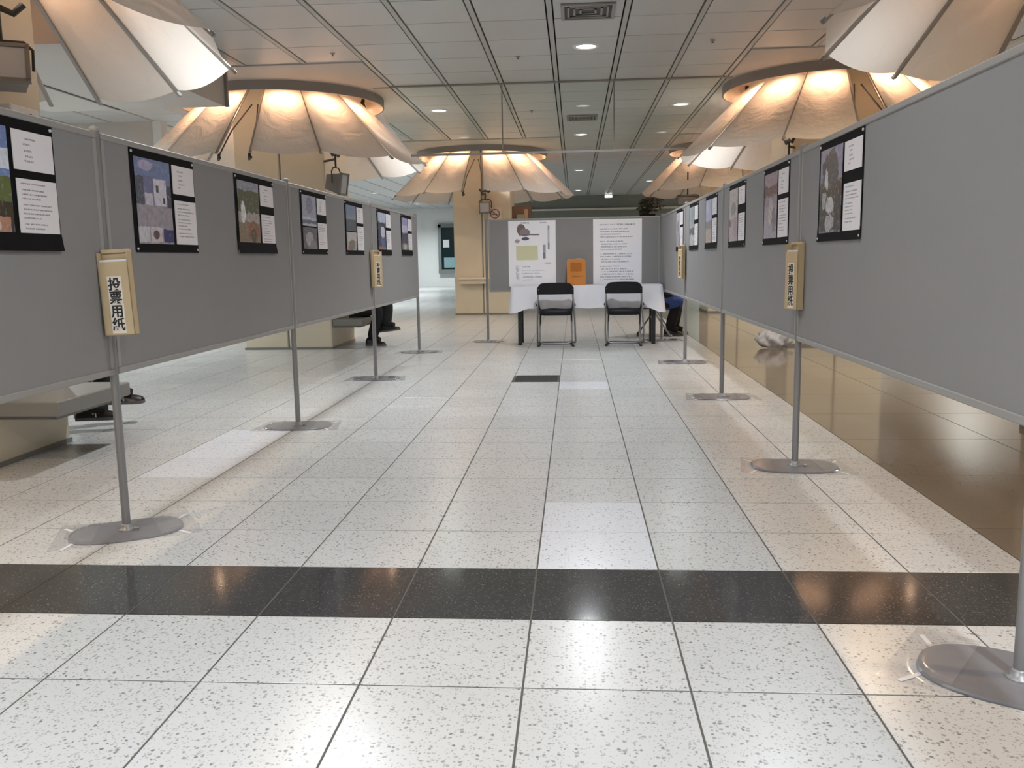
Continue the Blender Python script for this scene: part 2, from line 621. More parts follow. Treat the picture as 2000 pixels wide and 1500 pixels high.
def tile_mesh(name, sx, sy, m):
    b = MB()
    c = 0.0006
    x0, y0, x1, y1 = G, G, sx-G, sy-G
    vs = [(x0, y0, -0.006), (x1, y0, -0.006), (x1, y1, -0.006), (x0, y1, -0.006),
          (x0, y0, -c), (x1, y0, -c), (x1, y1, -c), (x0, y1, -c),
          (x0+c, y0+c, 0), (x1-c, y0+c, 0), (x1-c, y1-c, 0), (x0+c, y1-c, 0)]
    fs = [(8, 9, 10, 11)]
    for a in (0, 4):
        for i in range(4):
            j = (i+1) % 4
            fs.append((a+i, a+j, a+4+j, a+4+i))
    b.add(vs, fs)
    return b.mesh(name, m), vs, fs


me_t, tv, tf = tile_mesh('tile', T, T, M_TILE)
me_t2, _, _ = tile_mesh('tile_renewed', T, T, M_TILE2)
me_b, bv, bf = tile_mesh('band_tile', T, BW, M_BAND)
SB = 0.84
me_s, sv, sf = tile_mesh('brown_slab', SB, SB, M_BROWN)

cand = []
for i in range(-30, 4):
    x = X0+i*T
    if x < -12.9:
        continue
    for j in range(-17, 78):
        if j < 0:
            y = Y0+j*T
        else:
            y = Y0+BW+j*T
        if y > 35.5:
            continue
        if i == -1 and j == 11:      # the floor grate sits in this cell
            continue
        cand.append(('t', i, j, x, y))
    cand.append(('b', i, 0, x, Y0))


def seen(x, y, s):
    q = proj((x+s/2, y+s/2, 0))
    if q is None or not (-140 < q[0] < 2140 and q[1] < 1640):
        return None
    return q[2]


vis = sorted([(seen(c[3], c[4], T), k) for k, c in enumerate(cand) if c[0] == 't' and seen(c[3], c[4], T) is not None])
near = set(k for d, k in vis[:300])
renewed = {(0, 0), (0, 1), (0, 10), (-5, 3), (-5, 4), (-5, 5), (-4, -4)}
rest = MB()
restb = MB()
for k, (kind, i, j, x, y) in enumerate(cand):
    if kind == 't':
        if k in near:
            link('tile', me_t2 if (i, j) in renewed else me_t, floor, (x, y, 0))
        else:
            rest.add([(a+x, b_+y, c_) for a, b_, c_ in tv], tf)
    else:
        d = seen(x, y, T)
        if d is not None and d < 6:
            link('band_tile', me_b, floor, (x, y, 0))
        else:
            restb.add([(a+x, b_+y, c_) for a, b_, c_ in bv], bf)
rest.build('tile_field', M_TILE, floor)['kind'] = 'stuff'
restb.build('band_field', M_BAND, floor)['kind'] = 'stuff'
rest = MB()
for i in range(0, 6):
    for j in range(-8, 47):
        x, y = X0+4*T+i*SB, -5+(j+8)*SB
        if y > 35:
            continue
        d = seen(x, y, SB)
        if d is not None and d < 17:
            link('stone_slab', me_s, floor2, (x, y, 0))
        else:
            rest.add([(a+x, b_+y, c_) for a, b_, c_ in sv], sf)
rest.build('stone_slab_field', M_BROWN, floor2)['kind'] = 'stuff'

# grate in the floor
gr = thing('floor_grate', 'dark metal drain grate set into the aisle floor', 'grate', (X0-T, Y0+BW+11*T, 0))
b = MB()
b.box((.003, .003, -.004), (T-.003, .022, .003)).box((.003, T-.022, -.004), (T-.003, T-.003, .003))
b.box((.003, .022, -.004), (.022, T-.022, .003)).box((T-.022, .022, -.004), (T-.003, T-.022, .003))
b.build('grate_frame', M_GRATE, gr)
b = MB()
for k in range(12):
    y = .036+k*.0305
    b.box((.022, y, -.004), (T-.022, y+.014, .001))
b.build('grate_bars', M_GRATE, gr)

# ------------------------------------------------------------------ walls
struct('wall_left', MB().box((-13.2, -5.2, 0), (-13, 36, 3.66)), M_WALLB)
struct('wall_right', MB().box((6.6, -5.2, 0), (6.8, 36, 3.66)), M_WALLB)
struct('wall_rear', MB().box((-13, -5.2, 0), (6.6, -5, 3.66)), M_WALLB)
struct('wall_far', MB().box((-13, 35.0, 0), (-2.2, 35.2, 3.66)), M_WALLW, 'bright white wall at the far end of the left hall')
wd = struct('wall_back', MB().box((-2.2, 29.6, 0), (6.6, 29.8, 3.66)), M_WALLD, 'dark green-grey wall at the far end of the aisle')
MB().box((-2.2, 29.52, 2.62), (6.6, 29.6, 2.68)).build('wall_trim', M_WALLB, wd)
struct('wall_return', MB().box((-2.3, 29.6, 0), (-2.2, 35.2, 3.66)), M_WALLW)

# dark window on the far white wall
wn = struct('window_1', MB().box((-5.32, 34.9, .66), (-4.2, 34.99, 2.35)), mat('window_dark_glass', (0.015, 0.03, 0.035), 0.08, spec=0.7), 'dark window on the far white wall')
b = MB()
for a, c in (((-5.42, 34.84, .56), (-5.30, 34.99, 2.45)), ((-4.22, 34.84, .56), (-4.10, 34.99, 2.45)), ((-5.42, 34.84, 2.33), (-4.10, 34.99, 2.45)), ((-5.42, 34.80, .52), (-4.10, 34.99, .68))):
    b.box(a, c)
b.build('window_frame', M_WINF, wn)
MB().box((-5.2, 34.86, .75), (-4.75, 34.9, 1.15)).build('notice', mat('notice_teal', (0.25, 0.42, 0.44), 0.5), wn)
MB().box((-5.22, 34.86, 1.55), (-4.98, 34.9, 1.85)).build('notice', M_PAPER, wn)

# ------------------------------------------------------------------ ceiling
MX = 0.644
XR0 = -0.195
MY = 0.672
YC0 = 7.84
ceil = struct('ceiling', MB().box((-13, -5, HC+.5), (6.6, 35.2, HC+.58)), M_CEILB, 'grey suspended panel ceiling with long rails')
RW = 0.028
cb = MB()
cb.cbox((0, 0, 0), (MX-2*RW-.012, MY-.016, .02), .002)
me_c = cb.mesh('ceiling_panel', M_CEIL)
DR = [(-3.63, 4.58), (-3.63, 11.08), (-1.76, 17.1), (3.04, 10.95), (3.05, 17.1), (3.05, 4.75)]


def in_plain(x, y):
    for cx, cy in DR:
        x0, x1 = XR0+MX*round((cx-1.45-XR0)/MX), XR0+MX*round((cx+1.45-XR0)/MX)
        y0, y1 = YC0+MY*round((cy-1.9-YC0)/MY), YC0+MY*round((cy+1.9-YC0)/MY)
        if x0-.1 < x < x1-.1 and y0-.1 < y < y1-.1:
            return True
    return False


for k, (cx, cy) in enumerate(DR):
    x0, x1 = XR0+MX*round((cx-1.45-XR0)/MX), XR0+MX*round((cx+1.45-XR0)/MX)
    y0, y1 = YC0+MY*round((cy-1.9-YC0)/MY), YC0+MY*round((cy+1.9-YC0)/MY)
    # plain board with a round opening for the lamp drum
    bx0, by0, bx1, by1 = x0+.034, y0+.005, x1-.034, y1-.005
    n_ = 64
    ci, sq = [], []
    for q in range(n_):
        a = 2*PI*q/n_
        ca, sa = math.cos(a), math.sin(a)
        ci.append((cx+1.245*ca, cy+1.245*sa))
        kk = min(((bx1-cx)/ca if ca > 1e-6 else 1e9), ((bx0-cx)/ca if ca < -1e-6 else 1e9), ((by1-cy)/sa if sa > 1e-6 else 1e9), ((by0-cy)/sa if sa < -1e-6 else 1e9))
        sq.append((cx+kk*ca, cy+kk*sa))
    for X_, Y_ in ((bx0, by0), (bx0, by1), (bx1, by0), (bx1, by1)):
        q = min(range(n_), key=lambda i_: (sq[i_][0]-X_)**2+(sq[i_][1]-Y_)**2)
        sq[q] = (X_, Y_)
    pv = [(*p_, z_) for z_ in (HC-.012, HC+.02) for ring_ in (ci, sq) for p_ in ring_]
    pf = []
    for q in range(n_):
        j = (q+1) % n_
        pf += [(q, j, n_+j, n_+q), (2*n_+q, 3*n_+q, 3*n_+j, 2*n_+j), (n_+q, n_+j, 3*n_+j, 3*n_+q)]
    MB().add(pv, pf).build('plain_board', M_PLAIN, ceil)
cl = []
for i in range(-20, 11):
    for j in range(-20, 41):
        x, y = XR0+i*MX, YC0+j*MY
        if x < -13 or x+MX > 6.7 or y < -5 or y+MY > 35.2 or in_plain(x, y):
            continue
        q = proj((x+MX/2, y+MY/2, HC))
        ok = q is not None and -100 < q[0] < 2100 and -60 < q[1] < 600
        cl.append((q[2] if ok else 999, x, y))
cl.sort()
rest = MB()
for k, (d, x, y) in enumerate(cl):
    if k < 300 and d < 900:
        link('ceiling_panel', me_c, ceil, (x+RW+.006, y+.008, HC))
    else:
        rest.box((x+RW+.006, y+.005, HC), (x+MX-RW-.006, y+MY-.005, HC+.02))
rest.build('ceiling_panel_field', M_CEIL, ceil)['kind'] = 'stuff'
for i in range(-19, 11):
    x = XR0+i*MX
    segs = [(-5, 35.2)]
    for cx, cy in DR:
        x0, x1 = XR0+MX*round((cx-1.45-XR0)/MX), XR0+MX*round((cx+1.45-XR0)/MX)
        y0, y1 = YC0+MY*round((cy-1.9-YC0)/MY), YC0+MY*round((cy+1.9-YC0)/MY)
        if x0+.1 < x < x1-.1:
            ns = []
            for a, c in segs:
                if y1 < a or y0 > c:
                    ns.append((a, c))
                else:
                    if y0 > a:
                        ns.append((a, y0))
                    if y1 < c:
                        ns.append((y1, c))
            segs = ns
    for a, c in segs:
        MB().box((x-.021, a, HC-.004), (x+.021, c, HC+.02)).build('ceiling_rail', M_RAIL, ceil)

# bulkhead box under the ceiling, left
bk = struct('ceiling', MB().box((-5.47, 6.35, 2.67), (-3.58, 9.05, HC-.012)), M_PLAIN, 'boxed bulkhead hanging under the ceiling at left')
MB().box((-4.72, 6.36, 2.662), (-4.69, 9.04, 2.67)).build('joint_strip', M_CEILB, bk)
MB().box((-3.585, 9.05, 2.67), (-3.55, 9.09, HC-.012)).build('corner_trim', M_DRUM, bk)

sf_ = struct('wall_soffit', MB().box((-9.0, 12.45, 2.32), (-6.0, 12.60, HC+.02)), M_PLAIN, 'plain beam crossing the ceiling of the left hall')
MB().box((-6.0, 12.43, 2.32), (-5.88, 12.62, HC+.02)).build('end_trim', M_TRIM, sf_)

# hanging glass smoke barrier between the columns
gb = thing('smoke_barrier', 'clear glass smoke barrier hanging across the ceiling between the columns', 'glass barrier', (0, 10.52, 0))
for poly in ([(-1.93, 2.315), (-.845, 2.315), (-.845, HC), (-2.36, HC), (-2.34, 2.97), (-2.22, 2.72)], [(-.825, 2.315), (.46, 2.315), (.46, HC), (-.825, HC)], [(.48, 2.315), (1.30, 2.315), (1.58, 2.72), (1.80, 2.97), (1.82, HC), (.48, HC)]):
    MB().prism(poly, -.004, .004, 'y').build('glass_pane', M_GLASS, gb)
MB().box((-1.93, -.010, 2.29), (1.30, .010, 2.315)).build('bottom_rail', M_RAILP, gb)
for x in (-.835, .47):
    MB().box((x-.007, -.008, 2.315), (x+.007, .008, HC)).build('joint_rod', M_DRUM, gb)
MB().box((-2.36, -.03, HC-.014), (1.82, .03, HC)).build('top_channel', M_DRUM, gb)

# ------------------------------------------------------------------ columns with benches
COLS = [('broad cream column nearest the camera on the left', -3.65, 4.50, 1), ('cream column behind the left panels with a seated person', -3.53, 11.05, 1),
        ('cream column standing left of the rear panel', -1.76, 17.4, 0), ('cream column behind the right panels', 3.04, 10.95, -1),
        ('far cream column behind the right panels', 3.05, 17.2, 0), ('cream column out beside the nearest right panel', 3.25, 4.85, 0)]
for lab, cx, cy, side in COLS:
    t = thing('column', lab, 'column', (cx, cy, 0), 0, 'cream columns under the canopy lamps')
    hw = .55
    for a, c in ((-hw, -.01), (.01, hw)):
        MB().cbox((a, -hw, 0), (c, hw, HC+.38), .012).build('facing_slab', M_COL, t)
    MB().box((-.02, -hw+.015, 0), (.02, hw-.015, HC+.38)).build('joint_strip', M_GREYB, t)
    MB().box((-hw-.006, -hw-.006, 0), (hw+.006, hw+.006, .03)).build('foot_shadow_strip', M_BENCH, t)  # dark strip standing for the shadow line at the column foot

BEN = [('stone bench slab on the aisle side of the near left column', -3.10, 4.71, .37, .76, 0), ('stone bench slab under the seated person in black trousers', -2.98, 11.05, .37, 1.1, 0),
       ('stone bench slab behind the near left column', -3.65, 5.05, .37, 1.0, 1)]
for lab, x, y, dp, ln, k in BEN:
    t = thing('bench', lab, 'bench', (x+.013, y, 0) if k == 0 else (x, y+.013, 0), 0 if k == 0 else PI/2)
    MB().cbox((.0, -ln/2, .285), (dp, ln/2, .365), .006).build('seat_slab', M_BENCH, t)
    MB().box((.0, -ln/2+.03, .265), (dp-.03, ln/2-.03, .285)).build('support_plate', M_GREYB, t)

# ------------------------------------------------------------------ canopy lamps
R1, ZT = 0.75, 3.243
R2, ZB = 1.76, 2.27


def gore_mesh(half):
    h = R(half-.35)

    def fn(u, v):
        t = u*2-1
        a = h*t
        s = v
        r = R1+(R2-R1)*s
        z = ZT+(ZB-ZT)*s
        ch = math.cos(h)/math.cos(a)
        sag = .045*(1-t*t)*math.sin(PI*min(1, s*1.05))
        r = r*ch-sag
        z += -.045*(1-t*t)*s**3 - sag*.3
        r += (.010*math.sin(9*s+4*t)+.008*math.sin(17*s-7*t+1)+.006*math.sin(5*s+11*t))*math.sin(PI*s)*(1-t*t)
        return (r*math.cos(a), r*math.sin(a), z)
    return MB().grid(fn, 12, 20).mesh('gore', M_CANVAS)


ME30, ME24 = gore_mesh(15), gore_mesh(12)
rb = MB()
dr = Vector((R2-R1, 0, ZB-ZT)).normalized()
up_ = Vector((-dr.z, 0, dr.x))
a_, c_ = Vector((R1, 0, ZT))-up_*.006, Vector((R2, 0, ZB))+dr*.035-up_*.006
vs_ = []
for q in (a_, c_):
    for y in (-.014, .014):
        for k in (0, -.014):
            vs_.append(q+Vector((0, y, 0))+up_*k)
rb.add(vs_, [(0, 2, 6, 4), (1, 5, 7, 3), (0, 4, 5, 1), (2, 3, 7, 6), (0, 1, 3, 2), (4, 6, 7, 5)])
ME_RIB = rb.mesh('rib', M_RIB)
ME_TIP = MB().tube([c_-dr*.02, c_+dr*.008], .0125, 8).mesh('rib_tip', M_DRUM)
d = MB()
d.lathe([(1.235, 2.985), (1.25, 2.985), (1.25, HC+.40), (1.235, HC+.40), (1.235, 2.985)], 64)
ME_DRUM = d.mesh('drum', M_DRUM)
ME_DISC = MB().lathe([(0.0, HC+.395), (1.25, HC+.395)], 48, False, cap=False).mesh('drum_lid', mat('drum_lid_paint', (0.72, 0.62, 0.52), 0.6))
ME_DIN = MB().lathe([(1.233, HC+.395), (1.233, 2.985)], 64, cap=False).mesh('drum_lining', mat('drum_lining_paint', (0.70, 0.60, 0.50), 0.5))
ME_HOLD = MB().lathe([(.0, .05), (.022, .05), (.028, .0), (.060, -.050), (.057, -.050), (.026, -.004), (.0, -.004)], 18).mesh('lamp_holder', mat('reflector_matt', (0.06, 0.055, 0.05), 1.0, spec=0.0))
ME_BULB = MB().lathe([(.0, -.068), (.030, -.048), (.030, -.026), (.0, -.008)], 8).mesh('bulb', M_BULB)
L_HALO = bpy.data.lights.new('halogen_beam', 'SPOT')
L_HALO.energy = P_BULB
L_HALO.color = (1.0, 0.58, 0.34)
L_HALO.spot_size = R(140)
L_HALO.spot_blend = 0.8
L_HALO.shadow_soft_size = 0.02
CLAB = ['near left canopy lamp of cream fabric with a bright white panel', 'left canopy lamp of cream fabric glowing warm at its drum, behind the left panels',
        'cream canopy lamp farthest down the hall, left of the aisle', 'right canopy lamp of cream fabric glowing warm, above the right panels',
        'farthest right canopy lamp peeking out below the nearer one', 'cream canopy cut off by the top right corner of the picture']
for k, (cx, cy) in enumerate(DR):
    t = thing('canopy_lamp', CLAB[k], 'canopy lamp', (cx, cy, 0), 0, 'fabric canopy lamps around the columns')
    link('drum', ME_DRUM, t)
    link('drum_lid', ME_DISC, t)
    link('drum_lining', ME_DIN, t)
    bounds = [-84, -60, -30, 0, 30, 60, 84, None, 96, 120, 150, 180, 210, 240, 264]
    for a, c in zip(bounds[:-1], bounds[1:]):
        if a is None or c is None:
            continue
        link('gore', ME30 if c-a > 25 else ME24, t, None, (0, 0, R((a+c)/2)))
        am = R((a+c)/2)
        h = link('lamp_holder', ME_HOLD, t, (1.15*math.cos(am), 1.15*math.sin(am), HC+.060), (0, R(16), am))
        link('bulb', ME_BULB, h)
        link('halogen_beam', L_HALO, h, (0, 0, -.075))
    for a in bounds:
        if a is not None:
            rib = link('rib', ME_RIB, t, None, (0, 0, R(a)))
            link('rib_tip', ME_TIP, rib)
    for s in (-1, 1):
        a = R(-90+s*2.0)
        e = R(-90+s*5.5)
        MB().tube([(1.02*math.cos(a), 1.02*math.sin(a), 2.86), (1.42*math.cos(e), 1.42*math.sin(e), 2.52), (1.76*math.cos(e), 1.76*math.sin(e), 2.20)], .008, 6).build('cord', M_DARK, t)
        MB().tube([(1.74*math.cos(e), 1.74*math.sin(e), 2.23), (1.76*math.cos(e), 1.76*math.sin(e), 2.17), (1.79*math.cos(e)+.03, 1.79*math.sin(e), 2.19)], .016, 6).build('cord_clip', M_DARK, t)


# ------------------------------------------------------------------ lights of the place
def area_light(name, parent, loc, power, col, size=.2, spread=150, rot=(0, 0, 0)):
    l = bpy.data.lights.new(name, 'AREA')
    l.shape = 'DISK'
    l.size = size
    l.energy = power
    l.color = col
    l.spread = R(spread)
    return link(name, l, parent, loc, rot)


ME_TRIM = MB().lathe([(.095, -.004), (.105, -.012), (.128, -.008), (.132, 0), (.132, .01), (.095, .01), (.095, -.004)], 28).mesh('trim_ring', M_TRIM)
ME_DIFF = MB().lathe([(0, -.001), (.094, -.001)], 24, False, cap=False).mesh('diffuser', M_LAMPW)


def downlight(x, y, power, col, label, spread=150):
    t = thing('downlight', label, 'downlight', (x, y, HC-.002), 0, 'recessed ceiling downlights')
    link('trim_ring', ME_TRIM, t)
    link('diffuser', ME_DIFF, t)
    area_light('downlight_beam', t, (0, 0, -.016), power, col, .18, spread)


for y, lab in ((2.75, 'aisle downlight just above the picture, nearest the camera'), (8.85, 'largest round downlight in the aisle ceiling'), (14.97, 'second bright round downlight along the aisle ceiling'),
               (21.0, 'third downlight along the aisle ceiling, beyond the glass barrier'), (27.2, 'farthest downlight along the aisle ceiling'), (-3.3, 'aisle downlight behind the camera')):
    downlight(.125, y, P_REAR if y < 0 else (P_AISLE*2.8 if 8 < y < 9 else P_AISLE), NEUT, lab)
for x, y, lab in ((-1.84, 12.25, 'round downlight right of the left canopy lamp'), (1.45, 12.3, 'round downlight left of the right canopy lamp'),
                  (-1.84, 6.1, 'downlight above the left row of panels, out of the picture'), (1.45, 6.1, 'downlight above the right row of panels, out of the picture'),
                  (-1.84, 0.0, 'downlight above and left of the camera'), (1.45, 0.0, 'downlight above and right of the camera'),
                  (2.05, 24.4, 'small far downlight below the right canopy edge')):
    downlight(x, y, P_REAR*(1 if x < 0 else .75) if y < 1 else (P_SIDE*(2.0 if x < 0 else .6) if y < 7 else P_SIDE), NEUT, lab)
for x, y, lab in ((2.70, 7.9, 'warm downlight hidden above the top right canopy'), (2.70, 1.8, 'warm downlight right of the camera'), (-3.35, 14.3, 'warm downlight behind the left canopy lamp'),
                  (-2.9, 1.8, 'warm downlight left of the camera'), (2.7, 14.0, 'warm downlight behind the right canopy lamp')):
    downlight(x, y, P_WARM, WARM, lab)
for x, y, lab in ((-6.8, 10.0, 'cool downlight in the left hall level with the left canopy'), (-5.75, 20.3, 'cool downlight in the left hall behind the left canopy'), (4.9, 21.4, 'bright downlight in the far right of the hall'), (5.3, 28.6, 'farthest downlight beside the right wall'),
                  (-6.8, 4.5, 'cool downlight in the left hall beside the camera'), (-6.0, 26.5, 'added cool downlight brightening the far white wall'), (-5.7, 32.0, 'far cool downlight close to the white wall'),  # the lamp before the white wall is added to brighten it
                  (-9.8, 16.0, 'cool downlight deep in the left hall'), (-9.8, 26.0, 'cool downlight in the far left corner'), (5.3, 7.9, 'downlight beside the right wall'), (5.3, 15.0, 'downlight by the right wall beyond the columns')):
    downlight(x, y, P_HALL*((1.1 if y > 20 else .6) if x > 0 else (.75 if y > 22 else (.6 if y < 6 else 1))), COOL, lab)


# floodlights hung on the columns, most with an added spot that whitens the canopy
def floodlight(label, loc, rz, tilt, w_, h_, d_, aim=None, power=0.0, hooks=True, fix=None, stem=.16):
    t = thing('floodlight', label, 'floodlight', loc, rz)
    m = Matrix.Rotation(tilt, 4, 'X')
    # body tapers to the back, lens towards local -y
    pr = [(-w_/2, -h_/2), (w_/2, -h_/2), (w_/2, h_/2), (-w_/2, h_/2)]
    vs = [(x, -d_*.35, z) for x, z in pr]+[(x*.72, d_*.65, z*.7) for x, z in pr]
    MB().add(vs, [(0, 1, 2, 3), (7, 6, 5, 4), (0, 4, 5, 1), (1, 5, 6, 2), (2, 6, 7, 3), (3, 7, 4, 0)], False, m).build('lamp_body', M_GREYB, t)
    b = MB()
    for a, c in (((-w_/2-.008, -d_*.35-.02, -h_/2-.008), (w_/2+.008, -d_*.35+.01, -h_/2+.012)), ((-w_/2-.008, -d_*.35-.02, h_/2-.012), (w_/2+.008, -d_*.35+.01, h_/2+.008)),
                 ((-w_/2-.008, -d_*.35-.02, -h_/2), (-w_/2+.012, -d_*.35+.01, h_/2)), ((w_/2-.012, -d_*.35-.02, -h_/2), (w_/2+.008, -d_*.35+.01, h_/2))):
        b.box(a, c, m)
    b.build('lamp_bezel', M_GREYB, t)
    MB().cbox((-w_/2+.01, -d_*.35-.012, -h_/2+.01), (w_/2-.01, -d_*.35, h_/2-.01), .004, m).build('lamp_lens', M_LENS, t)
    y_ = MB()
    y_.tube([(-w_/2-.015, .02, 0), (-w_/2-.02, .02, h_*.55), (-w_/2+.02, .02, h_*.75), (w_/2-.02, .02, h_*.75), (w_/2+.02, .02, h_*.55), (w_/2+.015, .02, 0)], .008, 8)
    y_.build('yoke', M_DARK, t)
    MB().tube([(0, .02, h_*.75), (0, .02, h_*.75+stem)], .012, 8).build('stem', M_DARK, t)
    if fix:
        q = (Matrix.Translation(loc) @ Matrix.Rotation(rz, 4, 'Z')).inverted() @ Vector(fix)
        MB().tube([(0, .02, h_*.75+.1), q], .014, 8).build('wall_arm', M_DARK, t)
    if hooks:
        b = MB()
        b.tube([(-.11, .02, h_*.75+.20), (-.06, .02, h_*.75+.14), (.0, .02, h_*.75+.17), (.07, .02, h_*.75+.14), (.12, .02, h_*.75+.19)], .018, 8)
        b.build('clamp', M_DARK, t)
    if power:
        l = bpy.data.lights.new('canopy_fill', 'SPOT')
        l.energy = power
        l.color = (0.95, 0.97, 1.0)
        l.spot_size = R(62)
        l.spot_blend = .5
        l.shadow_soft_size = .07
        o = link('canopy_fill', l, t)
        # added spot above the unlit body, aimed to whiten the canopy
        src = Vector((0, 0, h_*.75+.26))
        o.location = src
        inv = Matrix.Translation(loc) @ Matrix.Rotation(rz, 4, 'Z')
        tgt = inv.inverted() @ Vector(aim)
        o.rotation_euler = (tgt-src).to_track_quat('-Z', 'Y').to_euler()
    return t


floodlight('large grey floodlight on the near left column', (-2.95, 4.50, 2.09), R(28), R(-14), .25, .19, .2, (-2.35, 5.45, 2.38), P_CANOPY_FILL*.35, fix=(-3.11, 4.55, 2.33))
floodlight('dark floodlight with hooked clamp on the left column corner', (-2.77, 10.30, 1.98), R(75), R(10), .16, .24, .2, (-2.0, 11.75, 2.36), P_CANOPY_FILL*1.7, fix=(-2.99, 10.52, 2.26))
floodlight('small grey floodlight on the front of the column left of the rear panel', (-1.68, 16.70, 2.03), R(-5), R(0), .20, .20, .16, (-.45, 16.6, 2.36), P_CANOPY_FILL*1.3, fix=(-1.68, 16.87, 2.28))
floodlight('dark floodlight with hooked clamp on the right column corner', (2.40, 10.28, 2.02), R(-75), R(10), .16, .2, .2, (1.6, 11.7, 2.36), P_CANOPY_FILL*1.7, fix=(2.52, 10.42, 2.27))
floodlight('black floodlight hanging above the far end of the right panels', (2.02, 16.0, 2.04), R(165), R(-12), .36, .13, .2, None, 0, False, None, .40)

t = thing('junction_box', 'small white box with a black knob on the near left column', 'junction box', (-3.10, 4.80, 1.90))
MB().cbox((0, -.13, -.05), (.06, .13, .05), .005).build('box_case', M_TRIM, t)
MB().lathe([(.016, 0), (.016, .02), (.0, .024)], 12, True, Matrix.Translation((.06, .02, .0)) @ Matrix.Rotation(PI/2, 4, 'Y')).build('knob', M_INK, t)

# small fittings on the column left of the rear panel
t = thing('no_smoking_sign', 'square cream no-smoking sign on the column above the rear panel', 'sign', (-1.505, 16.83, 1.92))
MB().cbox((-.135, -.008, -.12), (.135, .008, .12), .003).build('sign_plate', M_SIGNW, t)
b = MB()
ring = [(.082*math.cos(2*PI*k/24), -.011, .082*math.sin(2*PI*k/24)) for k in range(25)]
b.tube(ring, .011, 6, False)
b.box((-.082, -.014, -.009), (.082, -.009, .009), Matrix.Rotation(R(40), 4, 'Y'))
b.build('prohibition_ring', M_SIGNR, t)
MB().box((-.05, -.013, -.018), (.045, -.009, -.004)).build('cigarette_mark', M_INK, t)
t = thing('wall_shelf', 'small cream ledge on the column beside the rear panel', 'shelf', (-1.93, 16.85, .72))
MB().cbox((-.29, -.16, -.035), (.29, .0, 0), .006).build('shelf_top', M_SIGNW, t)
MB().box((-.27, -.12, -.12), (.27, 0, -.035)).build('shelf_box', M_COL, t)

# ------------------------------------------------------------------ display panels and posts
ZP0, ZP1 = .645, 1.575


def panel(label, a, c, n, group):
    """panel between floor points a and c (xy); n is the outward normal"""
    ax, cx = Vector((*a, 0)), Vector((*c, 0))
    L = (cx-ax).length
    ang = math.atan2(cx.y-ax.y, cx.x-ax.x)
    t = thing('display_panel', label, 'display panel', (ax.x, ax.y, 0), ang, group)
    g = .017
    MB().cbox((g+.02, -.010, ZP0+.022), (L-g-.02, .010, ZP1-.022), .002).build('felt_board', M_FELT, t)
    for z0, z1, nm in ((ZP0, ZP0+.024, 'bottom_rail'), (ZP1-.024, ZP1, 'top_rail')):
        MB().cbox((g, -.015, z0), (L-g, .015, z1), .003).build(nm, M_RAILP, t)
    for x in (g, L-g-.022):
        MB().cbox((x, -.014, ZP0+.024), (x+.022, .014, ZP1-.024), .003).build('side_rail', M_RAILP, t)
    return t


def post(label, x, y, rz, group, plate=(.215, .145)):
    t = thing('panel_post', label, 'post', (x, y, 0), 0, group)
    MB().tube([(0, 0, .008), (0, 0, ZP1+.004)], .0165, 14).build('pole', M_ALU, t)
    MB().lathe([(.0175, 0), (.0185, .004), (.0185, .016), (.0, .022)], 14).build('cap', M_RAILP, t, (0, 0, ZP1+.004))
    pl = MB().lathe([(1.0, .0), (1.0, .005), (.97, .009), (0, .0095)], 40, False, None, plate[0], plate[1], 2.7).build('base_plate', M_PLATE, t, None, (0, 0, rz))
    MB().lathe([(.034, .009), (.034, .014), (.022, .016), (.022, .03), (.0165, .034)], 16).build('base_socket', M_ALU, t)
    MB().lathe([(.011, .0095), (.011, .017), (.0, .019)], 6, False).build('bolt', M_ALU, t, (.045*math.cos(rz), .045*math.sin(rz)-.02, 0))
    # clear tape over the ends of the plate
    for s in (-1, 1):
        def fn(u, v, s=s):
            a = s*(plate[0]*.52+(plate[0]*.72)*u)
            q = (v*2-1)*(plate[1]*1.18)
            inside = (abs(a)/plate[0])**2.7+(abs(q)/plate[1])**2.7
            z = .0118 if inside < .92 else (.0012 if inside > 1.12 else .0118-.0106*(inside-.92)/.2)
            return (a, q, z)
        MB().grid(fn, 16, 18).build('tape', M_TAPE, t, None, (0, 0, rz+R(6*s)))
        for q in (-1, 1):
            MB().box((-.045, -.007, .001), (.045, .007, .0022)).build('tape_edge', M_TAPEW, t, (math.cos(rz)*s*plate[0]*.98-math.sin(rz)*q*plate[1]*.75, math.sin(rz)*s*plate[0]*.98+math.cos(rz)*q*plate[1]*.75, 0), (0, 0, rz+R(60*s*q)))
    return t


XL, XR = -1.822, 1.110
LY = [1.03, 3.297, 5.522, 7.798, 10.066]
RY = [-.10, 2.144, 4.409, 6.639, 8.861, 11.27]
ordn = ['nearest', 'second', 'third', 'fourth', 'fifth']
for k in range(4):
    panel('grey felt panel of the left row, %s from the camera' % ordn[k], (XL, LY[k]), (XL, LY[k+1]), (1, 0), 'panels of the left row')
for k in range(5):
    panel('grey felt panel of the right row, %s from the camera' % ordn[k], (XR, RY[k]), (XR, RY[k+1]), (-1, 0), 'panels of the right row')
panel('grey felt panel across the far end of the aisle behind the table', (-1.115, 11.27), (1.10, 11.27), (0, -1), None)
for k, y in enumerate(LY):
    if k == 0:
        continue
    post(['', 'left post carrying the large card box, with a taped base plate', 'second visible post of the left row, with a taped base plate', 'third left post, beside the seated legs', 'last post at the far end of the left row'][k],
         XL, y, [0, R(28), R(3), R(4), R(0)][k], 'posts of the left row')
